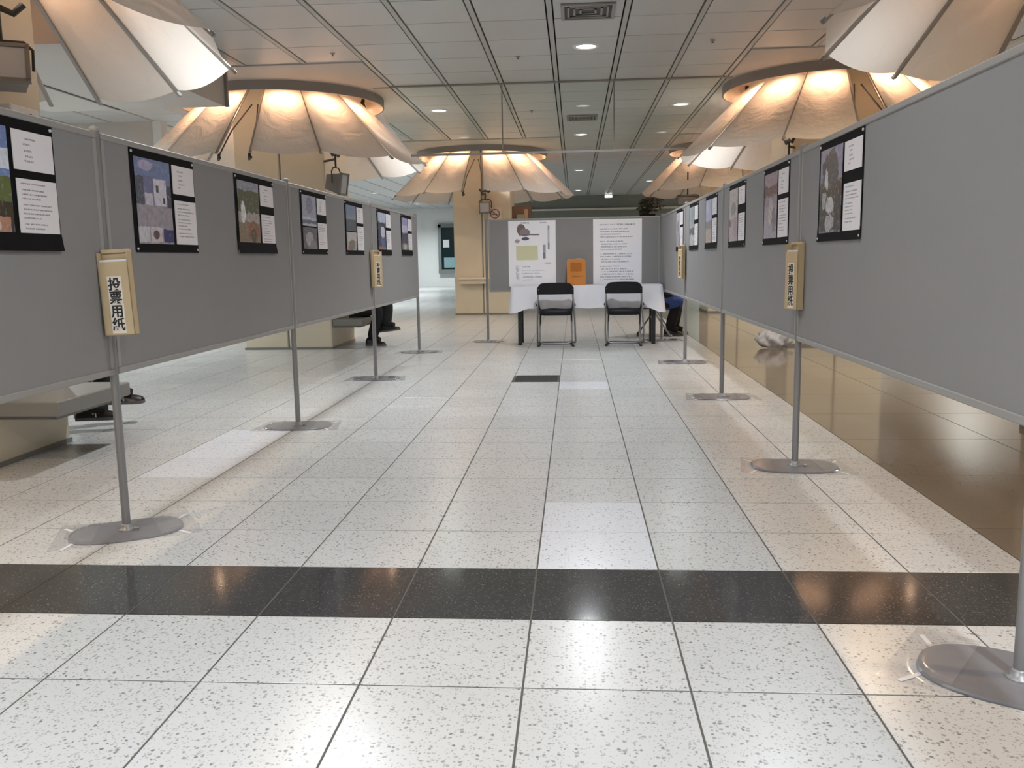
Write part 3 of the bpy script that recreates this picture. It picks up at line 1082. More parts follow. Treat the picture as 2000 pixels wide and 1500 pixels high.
for k, y in enumerate(RY):
    if k == 0:
        continue
    post(['', 'nearest right post at the picture edge, on a big taped base plate', 'right post carrying a card box, on a taped grey base plate', 'third right post from the camera, bare of boxes', 'fourth right post, near the blue-clad sitter', 'right post at the corner with the rear panel'][k],
         XR, y, [0, R(-30), R(-4), R(0), R(0), R(0)][k], 'posts of the right row', (.235, .16) if k == 1 else (.215, .145))
post('left post of the rear panel', -1.128, 11.27, 0, None, (.19, .13))


# ------------------------------------------------------------------ posters
def frame_empty(name, label, cat, origin, side, group=None):
    o = link(name, None)
    o.empty_display_size = .05
    U, N = {'L': (Vector((0, 1, 0)), Vector((1, 0, 0))), 'R': (Vector((0, -1, 0)), Vector((-1, 0, 0))), 'B': (Vector((1, 0, 0)), Vector((0, -1, 0)))}[side]
    m = Matrix.Identity(4)
    for i in range(3):
        m[i][0], m[i][1], m[i][2], m[i][3] = U[i], (0, 0, 1)[i], N[i], origin[i]
    o.matrix_world = m
    return tag(o, label, cat, group)


def sheet(name, w_, h_, m, parent, u, v, n, th=.0012, bow=0.0):
    b = MB()

    def top(a, c):
        return (a*w_, c*h_, th+bow*((c-.5)**2*4-1)*-1*0+bow*(max(0, .25-c)*4)**2)
    b.grid(top, 4, 6, False)
    b.grid(lambda a, c: (w_-a*w_, c*h_, top(1-a, c)[2]-th), 4, 6, False)
    # edges
    b.add([(0, 0, top(0, 0)[2]-th), (w_, 0, top(0, 0)[2]-th), (w_, 0, top(0, 0)[2]), (0, 0, top(0, 0)[2])], [(0, 1, 2, 3)])
    return b.build(name, m, parent, (u, v, n), None, (w_, h_))


TXT = (0.30, 0.29, 0.31)


def text_sheet(name, n_lines, seed, big=False):
    rr = random.Random(seed)
    it = []
    if big:
        for v in (.80, .66, .50, .36, .24):
            u0 = rr.uniform(.22, .32)
            it.append(('t', u0, v-.025, u0+rr.uniform(.12, .30), v+.025, TXT))
    else:
        v = .92
        for k in range(n_lines):
            if k in (1, 4, 8):
                v -= .03
            u0 = .12 if k else .10
            it.append(('t', u0, v-.012, min(.92, u0+rr.uniform(.35, .8)), v+.012, TXT))
            v -= .072
            if v < .12:
                break
    return printed(name, (0.84, 0.81, 0.84), it)


SKY = (.16, .25, .52)
PICS = {
    'house': ((.17, .24, .45), [('e', .1, .86, .5, .98, (.45, .42, .60)), ('r', .0, .0, 1, .46, (.36, .33, .38)), ('r', .0, .46, .22, .78, (.07, .09, .14)), ('r', .84, .44, 1, .72, (.05, .06, .1)),
                                ('r', .22, .46, .52, .80, (.16, .18, .34)), ('r', .50, .46, .86, .78, (.70, .68, .78)), ('r', .24, .46, .46, .60, (.62, .58, .66)), ('r', .56, .62, .63, .70, (.05, .05, .06)), ('r', .74, .49, .80, .56, (.06, .05, .07)),
                                ('r', .0, .02, .30, .20, (.62, .62, .66)), ('r', .33, .02, .66, .20, (.66, .60, .62)), ('e', .40, .06, .58, .16, (.12, .08, .08)), ('r', .70, .02, 1, .18, (.03, .03, .16))], .05, .35),
    'hill': (SKY, [('r', 0, .62, 1, .80, (.75, .80, .90)), ('r', 0, .34, 1, .55, (.13, .17, .05)), ('r', 0, .0, 1, .34, (.05, .04, .02)), ('r', .2, .24, .62, .36, (.75, .72, .60)), ('r', .1, .02, .95, .20, (.50, .26, .18)), ('e', .5, .05, .8, .18, (.75, .60, .52))], .05, .3),
    'fountain': ((.28, .33, .42), [('r', 0, .42, 1, .86, (.06, .09, .04)), ('r', 0, .36, 1, .52, (.45, .40, .38)), ('e', .12, .36, .32, .70, (.85, .86, .88)), ('r', 0, .0, 1, .38, (.26, .20, .12)), ('e', .38, .12, .95, .40, (.30, .12, .05)), ('e', .55, .05, .8, .3, (.10, .07, .03))], .12, .45),
    'snow': ((.42, .44, .56), [('e', .25, .4, .75, .95, (.25, .27, .38)), ('r', 0, .0, 1, .3, (.60, .60, .66)), ('r', 0, .08, 1, .2, (.14, .18, .26))], .14, .5),
    'grey': ((.12, .11, .12), [('e', .2, .1, .7, .8, (.45, .42, .44)), ('r', .5, .0, .9, .4, (.25, .23, .24))], .2, .6),
    'lake': ((.18, .24, .38), [('r', 0, .0, 1, .45, (.08, .09, .11)), ('r', 0, .45, 1, .6, (.24, .30, .36))], .05, .4),
    'court': ((.45, .43, .40), [('r', 0, .5, 1, 1, (.60, .58, .55)), ('e', .2, .0, .8, .6, (.20, .16, .12)), ('e', .1, .0, .4, .3, (.30, .12, .08))], .2, .5),
    'winter': ((.55, .62, .78), [('r', 0, .0, 1, .75, (.04, .05, .09)), ('e', .3, .35, .9, .65, (.65, .67, .75)), ('r', .4, .1, .9, .35, (.08, .12, .35)), ('r', 0, .0, 1, .12, (.28, .18, .14))], .15, .4),
    'dusk': ((.40, .38, .62), [('r', 0, .0, 1, .55, (.05, .05, .09)), ('r', .0, .6, 1, .78, (.62, .60, .76)), ('r', 0, .0, 1, .25, (.26, .24, .24)), ('e', .3, .05, .8, .22, (.55, .54, .52))], .15, .4),
    'statue': ((.30, .31, .44), [('e', .1, .45, .85, .97, (.07, .08, .10)), ('r', .0, .0, 1, .60, (.07, .06, .05)), ('e', .22, .55, .38, .78, (.70, .70, .68)), ('e', .3, .22, .65, .44, (.62, .62, .62)), ('e', .25, .02, .7, .2, (.48, .46, .48)), ('e', .1, .3, .3, .5, (.42, .44, .46))], .22, .55),
    'shrine': ((.34, .28, .36), [('r', 0, .66, 1, .8, (.14, .08, .09)), ('r', 0, .0, 1, .5, (.42, .38, .44)), ('e', .3, .2, .7, .62, (.55, .52, .50)), ('e', .6, .1, .95, .45, (.25, .20, .24))], .2, .5),
    'blossom': ((.62, .58, .58), [('e', .2, .5, .8, .75, (.35, .33, .32)), ('r', 0, .0, 1, .45, (.52, .42, .42)), ('e', .5, .1, .95, .45, (.40, .34, .42)), ('r', 0, .3, .25, .45, (.20, .10, .10))], .2, .4),
    'river': ((.50, .54, .76), [('r', 0, .35, 1, .52, (.22, .23, .24)), ('r', 0, .0, 1, .35, (.50, .40, .34)), ('e', .1, .7, .6, .95, (.62, .66, .84))], .1, .35),
    'ruin': ((.40, .44, .46), [('r', 0, .3, 1, .46, (.05, .05, .07)), ('e', .2, .02, .9, .3, (.48, .50, .50)), ('e', .3, .5, .9, .95, (.30, .36, .40))], .2, .4),
    'pale': ((.62, .62, .66), [('r', 0, .0, 1, .4, (.38, .37, .38)), ('e', .2, .4, .8, .8, (.25, .24, .26))], .2, .4),
}
PM = {k: printed('photo_'+k, v[0], v[1], v[2], 7.0, .3, v[3], 14.0, (.08, .08, .08)) for k, v in PICS.items()}
TS = [text_sheet('caption_big_%d' % k, 5, k, True) for k in range(3)]+[text_sheet('caption_text_%d' % k, 11, 10+k) for k in range(4)]
PINM = MB().lathe([(.0, .006), (.005, .005), (.006, .0)], 8).mesh('push_pin', M_PIN)


def poster(label, side, y, pics, seed, gap=.0, group=None):
    """black-backed poster; y = world Y of the viewer's left edge"""
    W, H = .605, .425
    x = XL+.0105 if side == 'L' else XR-.0105
    p = frame_empty('photo_poster', label, 'poster', (x, y, 1.125), side, group)
    rr = random.Random(seed)
    sheet('backing_card', W, H, M_BLACKP, p, 0, 0, .001, .0015, rr.uniform(0, .012))
    if len(pics) == 1:
        sheet('photo_print', .318, .357, PM[pics[0]], p, .03, .036, .004)
    else:
        sheet('photo_print', .318, .205, PM[pics[0]], p, .03, .190, .004)
        sheet('photo_print', .318, .145, PM[pics[1]], p, .03, .036, .004)
    sheet('caption_sheet', .222, .128-gap/2, TS[seed % 3], p, .372, .263+gap/2, .004)
    sheet('caption_sheet', .222, .198-gap/2, TS[3+seed % 4], p, .376, .037, .004)
    for u in (.014, W-.014):
        for v in (.014, H-.014):
            link('push_pin', PINM, p, (u, v, .003))
    return p


PG = 'black-backed photo posters on the panels'
poster('black-backed poster cut by the left picture edge, with blue sky and green hill', 'L', 2.392, ['hill'], 0, 0, PG)
poster('black-backed poster with a white cubic house under blue sky', 'L', 3.524, ['house'], 1, 0, PG)
poster('black-backed poster with dark green trees, a white fountain and brown foliage', 'L', 4.631, ['fountain'], 2, .02, PG)
poster('black-backed poster with a bluish print above a separate grey print', 'L', 5.755, ['snow', 'grey'], 3, .03, PG)
poster('black-backed poster with a blue-grey print above a pale print, fourth full one on the left', 'L', 6.885, ['lake', 'court'], 4, 0, PG)
poster('black-backed poster on the last left panel, just beyond the small card box', 'L', 8.02, ['winter'], 5, 0, PG)
poster('last black-backed poster at the far end of the left row', 'L', 9.14, ['dusk'], 6, 0, PG)
poster('black-backed poster with a dark statue, nearest on the right row', 'R', 4.080, ['statue'], 7, .02, PG)
poster('black-backed poster with a pinkish grey print, second on the right row', 'R', 5.235, ['shrine'], 8, 0, PG)
poster('black-backed poster with a pale blossom print, third on the right row', 'R', 6.385, ['blossom'], 9, .03, PG)
poster('black-backed poster with a light blue and pinkish print, fourth on the right row', 'R', 7.505, ['river'], 10, 0, PG)
poster('black-backed poster with grey and dark prints, fifth on the right row', 'R', 8.540, ['ruin'], 11, .01, PG)
poster('last black-backed poster at the far end of the right row', 'R', 9.625, ['pale'], 12, 0, PG)


# ------------------------------------------------------------------ card boxes with the vertical label
def text_mesh(txt, size, mat_, bold=.0):
    cu = bpy.data.curves.new('lettering', 'FONT')
    cu.body = txt
    cu.size = size
    cu.align_x = 'CENTER'
    cu.align_y = 'CENTER'
    cu.offset = bold
    cu.extrude = .0004
    o = bpy.data.objects.new('lettering', cu)
    C.objects.link(o)
    dg = bpy.context.evaluated_depsgraph_get()
    me = bpy.data.meshes.new_from_object(o.evaluated_get(dg))
    bpy.data.objects.remove(o)
    me.materials.clear()
    me.materials.append(mat_)
    return me


CHARS = [text_mesh(c, .052, M_INK, .0012) for c in '\u6295\u7968\u7528\u7d19']


def card_box(label, x, y, z0, yaw, lean=0.0):
    # faces -y in local space
    t = thing('card_box', label, 'card box', (x, y, z0), yaw, 'card boxes hung on the posts')
    t.rotation_euler = (0, lean, yaw)
    W, H, D = .122, .325, .036
    b = MB()
    b.box((-W/2, -D/2, 0), (W/2, -D/2+.003, H-.045))
    b.box((-W/2, D/2-.003, 0), (W/2, D/2, H))
    b.box((-W/2, -D/2, 0), (-W/2+.003, D/2, H-.01))
    b.box((W/2-.003, -D/2, 0), (W/2, D/2, H-.01))
    b.box((-W/2, -D/2, 0), (W/2, D/2, .003))
    b.build('carton', M_CARD, t)
    MB().cbox((-W/2+.003, D/2-.012, H-.012), (W/2-.003, D/2+.001, H+.002), .002).build('rear_flap', M_CARD, t)
    MB().box((-W/2+.006, -D/2+.004, .03), (W/2-.006, D/2-.012, H-.055+.018)).build('ballot_slips', M_PAPER, t)
    MB().box((-.028, -D/2-.0012, .008), (.028, -D/2, .225)).build('label_strip', M_PAPERC, t)
    for k, me in enumerate(CHARS):
        link('lettering', me, t, (0, -D/2-.0018, .192-k*.051), (PI/2, 0, 0))
    return t


card_box('large brown card box hung on the near left post, lettered in black', -1.738, 3.232, .806, R(-2), R(-2))
card_box('small-looking card box hung on the third left post', -1.764, 7.735, .838, R(66))
card_box('brown card box hung on the right post with the taped plate', 1.066, 4.345, .803, R(-76), R(0))
card_box('far card box hung on the right row near the table', 1.058, 8.80, .850, R(-78))

# ------------------------------------------------------------------ rear panel: posters
YB = 11.27-.0105
lines = [('t', .26, .955, .44, .975, (.42, .30, .32)), ('t', .66, .955, .80, .975, (.45, .45, .52)),
         ('e', .18, .78, .36, .95, (.20, .15, .14)), ('e', .24, .76, .46, .88, (.30, .25, .25)), ('r', .22, .775, .66, .795, (.20, .17, .22)), ('e', .28, .70, .44, .752, (.12, .11, .13)), ('e', .13, .66, .24, .72, (.42, .36, .38)),
         ('r', .16, .40, .62, .62, (.70, .70, .46)),
         ('r', .83, .56, .87, .92, (.58, .58, .62)), ('r', .83, .56, .87, .66, (.34, .34, .37)), ('r', .84, .86, .87, .91, (.36, .36, .40)), ('r', .73, .42, .785, .63, (.40, .40, .43)), ('r', .73, .42, .785, .51, (.22, .22, .24)),
         ('t', .76, .335, .90, .36, (.5, .5, .53)), ('t', .15, .08, .22, .32, (.6, .6, .66)), ('t', .29, .29, .45, .31, (.5, .5, .55)), ('t', .29, .235, .78, .25, (.6, .6, .65)), ('t', .29, .19, .66, .205, (.6, .6, .65)), ('t', .29, .135, .70, .15, (.45, .45, .52)), ('t', .29, .09, .55, .105, (.6, .6, .65))]
p = frame_empty('exhibit_poster', 'white title poster with a small drawing and a yellow block, on the rear panel', 'poster', (-.842, YB, .715), 'B')
sheet('poster_sheet', .605, .832, printed('title_print', (0.97, 0.96, 1.0), lines, .008, 9), p, 0, 0, .001, .0012)
rr = random.Random(3)
it = [('t', .12, .905, .46, .925, (.55, .54, .6)), ('t', .48, .905, .62, .928, (.40, .40, .46)), ('t', .65, .905, .86, .925, (.28, .28, .34))]
v = .85
for k in range(18):
    if k in (4, 8, 12):
        v -= .028
    it.append(('t', .12+rr.uniform(0, .05), v-.009, rr.uniform(.55, .86), v+.009, (.47, .46, .53)))
    v -= .040
it.append(('t', .52, .075, .84, .09, (.42, .42, .48)))
p = frame_empty('exhibit_poster', 'white letter poster of printed paragraphs, on the rear panel', 'poster', (.238, YB, .715), 'B')
sheet('poster_sheet', .615, .832, printed('letter_print', (0.97, 0.96, 1.0), it), p, 0, 0, .001, .0012)

# ------------------------------------------------------------------ table with cloth
TX0, TX1, TY0, TY1, TZ = -.775, 1.060, 10.75, 11.19, .725
t = thing('folding_table', 'long folding table with black legs under a white cloth', 'table', ((TX0+TX1)/2, (TY0+TY1)/2, 0))
hx, hy = (TX1-TX0)/2, (TY1-TY0)/2
MB().cbox((-hx+.01, -hy+.01, TZ-.03), (hx-.01, hy-.01, TZ), .004).build('tabletop', M_TTOP, t)
for sx in (-1, 1):
    for sy in (-1, 1):
        b = MB().cbox((sx*(hx-.095)-.024, sy*(hy-.05)-.018, .0), (sx*(hx-.095)+.024, sy*(hy-.05)+.018, TZ-.03), .004)
        b.build('leg', M_TABLEL, t)
    MB().box((sx*(hx-.095)-.012, -hy+.05, .30), (sx*(hx-.095)+.012, hy-.05, .325)).build('cross_bar', M_TABLEL, t)


def cloth():
    b = MB()
    per = []
    n = 26
    e = .006
    z = TZ+.004
    # rim points around the table: front (-y), right, back, left
    def rim(n1, p0, p1):
        return [(p0[0]+(p1[0]-p0[0])*k/n1, p0[1]+(p1[1]-p0[1])*k/n1) for k in range(n1)]
    c = [(-hx-e, -hy-e), (hx+e, -hy-e), (hx+e, hy+e), (-hx-e, hy+e)]
    per = rim(44, c[0], c[1])+rim(12, c[1], c[2])+rim(44, c[2], c[3])+rim(12, c[3], c[0])
    N = len(per)
    rows = 8
    vs = []
    for r in range(rows+1):
        s = r/rows
        for k, (x, y) in enumerate(per):
            # drop length: longer at the corners
            dc = min(math.hypot(x-q[0], y-q[1]) for q in c)
            drop = .275+.055*math.exp(-(dc/.13)**2)+.005*math.sin(k*.9)
            nx = (1 if x > hx else (-1 if x < -hx else 0))
            ny = (1 if y > hy else (-1 if y < -hy else 0))
            fold = (.010*math.sin(k*.75)+.007*math.sin(k*1.9+1))*s
            fl = .008*s+.02*s*math.exp(-(dc/.16)**2)
            vs.append((x+nx*(fold+fl)*(1 if nx else 0), y+ny*(fold*(.6 if y > 0 else 1)+fl)*(0.1 if y > hy else 1), z-drop*s))
    fs = []
    for r in range(rows):
        for k in range(N):
            j = (k+1) % N
            fs.append((r*N+k, (r+1)*N+k, (r+1)*N+j, r*N+j))
    b.add(vs, fs, True)
    b.add([(q[0], q[1], z) for q in per], [tuple(range(N))])
    me = b.mesh('tablecloth', M_CLOTH)
    return me


o = link('tablecloth', cloth(), None, ((TX0+TX1)/2, (TY0+TY1)/2, 0))
tag(o, 'white tablecloth with hanging corners over the long table', 'tablecloth')

# orange box on the table
t = thing('ballot_box', 'orange box with rounded top standing on the table', 'box', (.022, 11.09, TZ+.005))
W, H = .235, .325
prof = [(-W/2, 0), (W/2, 0), (W/2, H-.03), (W/2-.012, H-.008), (W/2-.03, H), (-W/2+.03, H), (-W/2+.012, H-.008), (-W/2, H-.03)]
MB().prism(prof, -.07, .07, 'y').build('box_shell', M_ORANGE, t)
MB().box((-.072, -.0725, .17), (.068, -.07, .275)).build('front_print', M_ORANGED, t)
MB().box((-.05, -.0725, .10), (.05, -.07, .115)).build('front_print', M_ORANGED, t)
MB().box((.0, -.05, H), (.07, -.03, H+.004)).build('slot_plate', M_PAPER, t)


# ------------------------------------------------------------------ folding chairs
def chair(label, x, y, rz):
    """sitter faces +y; the back is towards -y"""
    t = thing('folding_chair', label, 'chair', (x, y, 0), rz, 'black folding chairs')
    # long frame: back uprights running down to the front feet
    b = MB()
    for s in (-1, 1):
        b.tube([(s*.205, -.205, .70), (s*.212, -.17, .60), (s*.222, -.10, .47), (s*.235, .08, .20), (s*.240, .205, .015)], .0115, 8)
    b.tube([(-.240, .205, .015), (-.22, .222, .012), (.22, .222, .012), (.240, .205, .015)], .0115, 8)
    b.build('front_frame', M_CHROME, t)
    b = MB()
    b.tube([(-.190, .06, .44), (-.193, -.08, .25), (-.196, -.20, .075), (-.175, -.225, .045), (-.14, -.23, .038), (.14, -.23, .038), (.175, -.225, .045), (.196, -.20, .075), (.193, -.08, .25), (.190, .06, .44)], .0115, 8)
    b.build('rear_leg_frame', M_CHROMED, t)
    for s in (-1, 1):
        MB().tube([(s*.176, -.228, .052), (s*.205, -.226, .020), (s*.212, -.222, .0)], [.013, .017, .018], 8).build('foot_cap', M_DARK, t)
        MB().tube([(s*.215, -.10, .50), (s*.240, -.10, .505)], .016, 8).build('pivot', M_BLACK, t)
        b = MB().tube([(s*.213, -.155, .575), (s*.208, -.10, .50), (s*.195, -.04, .43)], .010, 8)
        b.build('hinge_arm', M_CHROMED, t)

    def pad(u, v, off):
        a = (u*2-1)
        x = a*.222
        # rounded upper corners
        top = .775-.055*max(0, (abs(a)-.70)/.30)**2.2 - .010*a*a
        z = .635+(top-.635)*v
        return (x, -.212-.016*v+.030*a*a+off, z)
    b = MB()
    b.grid(lambda u, v: pad(u, v, -.018), 18, 6)
    b.grid(lambda u, v: pad(1-u, v, .014), 18, 6)
    for k in range(18):
        for vv in (0, 1):
            q = [pad(k/18, vv, -.018), pad((k+1)/18, vv, -.018), pad((k+1)/18, vv, .014), pad(k/18, vv, .014)]
            b.add(q, [(0, 1, 2, 3) if vv == 1 else (3, 2, 1, 0)], True)
    for uu in (0, 1):
        b.add([pad(uu, 0, -.018), pad(uu, 1, -.018), pad(uu, 1, .014), pad(uu, 0, .014)], [(0, 1, 2, 3) if uu == 0 else (3, 2, 1, 0)])
    b.build('backrest', M_BLACK, t)
    MB().lathe([(.90, .375), (1.0, .384), (1.0, .430), (.93, .444), (.0, .449)], 40, True, Matrix.Translation((0, .0, 0)), .205, .20, 4.5).build('seat', M_BLACK, t)
    return t


chair('black folding chair left of the other, in front of the table', -.232, 10.785, R(0))
chair('black folding chair right of the other, in front of the table', .605, 10.770, R(-5))


# ------------------------------------------------------------------ people
def skin_obj(name, nodes, edges, m, parent, sub=1):
    """nodes: {key: ((x,y,z), radius)}; first key is the root"""
    keys = list(nodes)
    me = bpy.data.meshes.new(name)
    me.from_pydata([nodes[k][0] for k in keys], [(keys.index(a), keys.index(c)) for a, c in edges], [])
    o = bpy.data.objects.new(name, me)
    C.objects.link(o)
    o.modifiers.new('skin', 'SKIN')
    md = o.modifiers.new('sub', 'SUBSURF')
    md.levels = md.render_levels = sub
    lay = me.skin_vertices[0] if len(me.skin_vertices) else None
    if lay is None:
        bpy.context.view_layer.objects.active = o
        bpy.ops.mesh.customdata_skin_add()
        lay = me.skin_vertices[0]
    for i, k in enumerate(keys):
        r = nodes[k][1]
        lay.data[i].radius = r if isinstance(r, tuple) else (r, r)
        lay.data[i].use_root = (i == 0)
    dg = bpy.context.evaluated_depsgraph_get()
    res = bpy.data.meshes.new_from_object(o.evaluated_get(dg))
    bpy.data.objects.remove(o)
    res.polygons.foreach_set('use_smooth', [True]*len(res.polygons))
    res.materials.clear()
    res.materials.append(m)
    return link(name, res, parent)


def shoe(parent, toe, heel, m, white=False, wd=.048):
    """shoe with the sole from heel to toe points (world of parent)"""
    toe, heel = Vector(toe), Vector(heel)
    L = (toe-heel).length
    ux = (toe-heel).normalized()
    uz = Vector((0, 0, 1))
    uz = (uz-ux*uz.dot(ux)).normalized()
    uy = uz.cross(ux)
    mm = Matrix(((ux.x, uy.x, uz.x, heel.x), (ux.y, uy.y, uz.y, heel.y), (ux.z, uy.z, uz.z, heel.z), (0, 0, 0, 1)))
    prof = [(0, .030, .085), (.06, .040, .105), (.25, .042, .115), (.42, .042, .085), (.62, .050, .066), (.82, .050, .056), (.95, .040, .046), (1.0, .020, .030)]
    def fn(u, v):
        f = v*(len(prof)-1)
        i = min(int(f), len(prof)-2)
        q = f-i
        a, b_ = prof[i], prof[i+1]
        x = (a[0]+(b_[0]-a[0])*q)*L
        wy = a[1]+(b_[1]-a[1])*q
        hz = a[2]+(b_[2]-a[2])*q
        an = PI*u
        return (x, wy*math.cos(an)*(1-.25*math.sin(an)), .016+(hz-.016)*max(0, math.sin(an))**.8)
    b = MB()
    b.grid(fn, 12, 21, True, mm)
    b.add([fn(k/12, 0) for k in range(13)], [tuple(range(13))], False, mm)
    b.add([fn(k/12, 1) for k in range(13)], [tuple(range(12, -1, -1))], False, mm)
    s = b.build('shoe', m, parent)
    poly = [(q[0]*L, q[1]*1.06) for q in prof]+[(q[0]*L, -q[1]*1.06) for q in reversed(prof)]
    MB().prism(poly, 0, .02, 'z', mm).build('sole', M_SOLE, s)
    if white:
        MB().box((-.006, -.03, .02), (.008, .03, .085), mm).build('heel_patch', M_SHOEW, s)
        b = MB()
        for k in range(2):
            b.tube([fn(.02+.08*k, .50-.05*k), fn(.25, .48-.05*k), fn(.5, .46-.05*k), fn(.75, .48-.05*k), fn(.98-.08*k, .50-.05*k)], .006, 6, True, True, mm)
        b.build('stripe', M_SHOEW, s)
    return s


def hand(nodes, edges, wrist, k, dirv, side, spread):
    """palm and five bent fingers continuing from the wrist"""
    dirv = Vector(dirv).normalized()
    sv_ = Vector(spread).normalized()
    wv = Vector(nodes[wrist][0])
    pm = wv+dirv*.06
    nodes['palm'+k] = (tuple(pm), (.020, .034))
    edges.append((wrist, 'palm'+k))
    for i, (off, ln) in enumerate(((-.030, .062), (-.010, .074), (.010, .068), (.030, .052))):
        a = pm+dirv*.045+sv_*off
        c = a+dirv*ln*.55+Vector((0, 0, -.012))
        e = c+dirv*ln*.40+Vector((0, 0, -.022))
        for nm, pt, r in (('a', a, .0095), ('b', c, .0085), ('c', e, .007)):
            nodes['f%s%d%s' % (k, i, nm)] = (tuple(pt), r)
        edges += [('palm'+k, 'f%s%da' % (k, i)), ('f%s%da' % (k, i), 'f%s%db' % (k, i)), ('f%s%db' % (k, i), 'f%s%dc' % (k, i))]
    a = wv+dirv*.03-sv_*.045*side
    c = a+dirv*.035-sv_*.012*side
    nodes['t%sa' % k] = (tuple(a), .011)
    nodes['t%sb' % k] = (tuple(c), .009)
    edges += [('palm'+k, 't%sa' % k), ('t%sa' % k, 't%sb' % k)]


def person(label, loc, rz, seat, legs, jacket, white=False, jhem=.0, lean=.0):
    """seated figure facing local +x; legs: per side knee, ankle, (heel, toe)"""
    t = thing('person', label, 'person', loc, rz)
    z = seat+.10
    sh = z+.47
    lx = lean
    N = {'pelvis': ((0, 0, z), (.115, .15)), 'waist': ((lx*.3, 0, z+.18), (.10, .14)), 'chest': ((lx*.7, 0, z+.36), (.11, .165)), 'neck': ((lx, 0, sh+.06), .055), 'neck2': ((lx+.015, 0, sh+.12), .052),
         'chin': ((lx+.05, 0, sh+.17), (.068, .06)), 'face': ((lx+.045, 0, sh+.235), (.090, .076)), 'crown': ((lx+.02, 0, sh+.31), (.075, .066))}
    E = [('pelvis', 'waist'), ('waist', 'chest'), ('chest', 'neck'), ('neck', 'neck2'), ('neck2', 'chin'), ('chin', 'face'), ('face', 'crown')]
    J = {k: (N[k][0], (N[k][1][0]+.018, N[k][1][1]+.02)) for k in ('chest', 'waist', 'pelvis')}
    JE = [('chest', 'waist'), ('waist', 'pelvis')]
    J['collar'] = ((lx, 0, sh+.045), .072)
    JE.append(('chest', 'collar'))
    if jhem:
        J['hem'] = ((.10, 0, z-jhem*.4), (.135, .19))
        J['lap'] = ((.36, 0, z-jhem*.75), (.145, .21))
        J['lapend'] = ((.50, 0, z-jhem*1.3), (.105, .19))
        JE += [('pelvis', 'hem'), ('hem', 'lap'), ('lap', 'lapend')]
    P = {'pelvis': ((0, 0, z), (.125, .16))}
    PE = []
    socks = []
    for s, k in ((1, 'l'), (-1, 'r')):
        shd = (lx, s*.185, sh-.02)
        elb = (lx+.05, s*.225, z+.17)
        wr = (lx+.22, s*.13, z+.15)
        N['sh'+k] = (shd, .062)
        N['el'+k] = (elb, .046)
        N['wr'+k] = (wr, .029)
        E += [('chest', 'sh'+k), ('sh'+k, 'el'+k), ('el'+k, 'wr'+k)]
        hand(N, E, 'wr'+k, k, (1, -.25*s, -.25), s, (0, 1, 0))
        J['sh'+k] = (shd, .078)
        J['el'+k] = (elb, .062)
        J['wr'+k] = ((wr[0]-.02, wr[1], wr[2]+.01), .046)
        JE += [('chest', 'sh'+k), ('sh'+k, 'el'+k), ('el'+k, 'wr'+k)]
        hip = (.06, s*.095, z-.01)
        kn, an = legs[k][0], legs[k][1]
        N['hip'+k] = (hip, .085)
        N['kn'+k] = (kn, .052)
        N['an'+k] = (an, .036)
        mid = tuple(an[i]*.55+kn[i]*.45 for i in range(3))
        N['calf'+k] = (mid, .052)
        foot = tuple(an[i]*.4+legs[k][3][i]*.6+(.03 if i == 2 else 0) for i in range(3))
        N['ft'+k] = (foot, .026)
        E += [('pelvis', 'hip'+k), ('hip'+k, 'kn'+k), ('kn'+k, 'calf'+k), ('calf'+k, 'an'+k), ('an'+k, 'ft'+k)]
        P['hip'+k] = (hip, .105)
        P['kn'+k] = (kn, .074)
        P['calf'+k] = (mid, .080)
        P['an'+k] = (tuple(an[i]+(-.03 if i == 2 else 0) for i in range(3)), .074)
        PE += [('pelvis', 'hip'+k), ('hip'+k, 'kn'+k), ('kn'+k, 'calf'+k), ('calf'+k, 'an'+k)]
        socks.append([(an[0], an[1], an[2]+.06), an, tuple(an[i]*.75+legs[k][3][i]*.25+(.015 if i == 2 else 0) for i in range(3)), foot])
    skin_obj('body', N, E, M_SKIN, t)
    skin_obj('trousers', P, PE, M_TROUSER, t)
    skin_obj('jacket', J, JE, jacket, t)
    for q in socks:
        MB().tube(q, [.046, .047, .047, .036], 10).build('sock', M_TROUSER, t)
    for k in ('l', 'r'):
        shoe(t, legs[k][3], legs[k][2], M_SHOE, white)
    # hair cap and face details
    hb = MB()
    cx, cz = lx+.018, sh+.262
    hb.grid(lambda u, v: (cx+.105*math.sin(v*1.75)*math.cos(2*PI*u), .088*math.sin(v*1.75)*math.sin(2*PI*u), cz+.105*math.cos(v*1.75)-.02*max(0, -math.cos(2*PI*u))*v), 20, 8)
    hb.build('hair', M_HAIR, t)
    fb = MB()
    for s in (-1, 1):
        fb.lathe([(0, .010), (.009, .004), (.009, -.004), (0, -.010)], 8, True, Matrix.Translation((lx+.128, s*.032, sh+.238)))
    fb.build('eyes', M_INK, t)
    MB().add([(lx+.125, -.014, sh+.20), (lx+.125, .014, sh+.20), (lx+.155, 0, sh+.204), (lx+.128, 0, sh+.24)], [(0, 1, 2), (0, 2, 3), (1, 3, 2)], True).build('nose', M_SKIN, t)
    MB().tube([(lx+.112, -.022, sh+.172), (lx+.12, 0, sh+.170), (lx+.112, .022, sh+.172)], .005, 6).build('mouth', M_SIGNR, t)
    return t


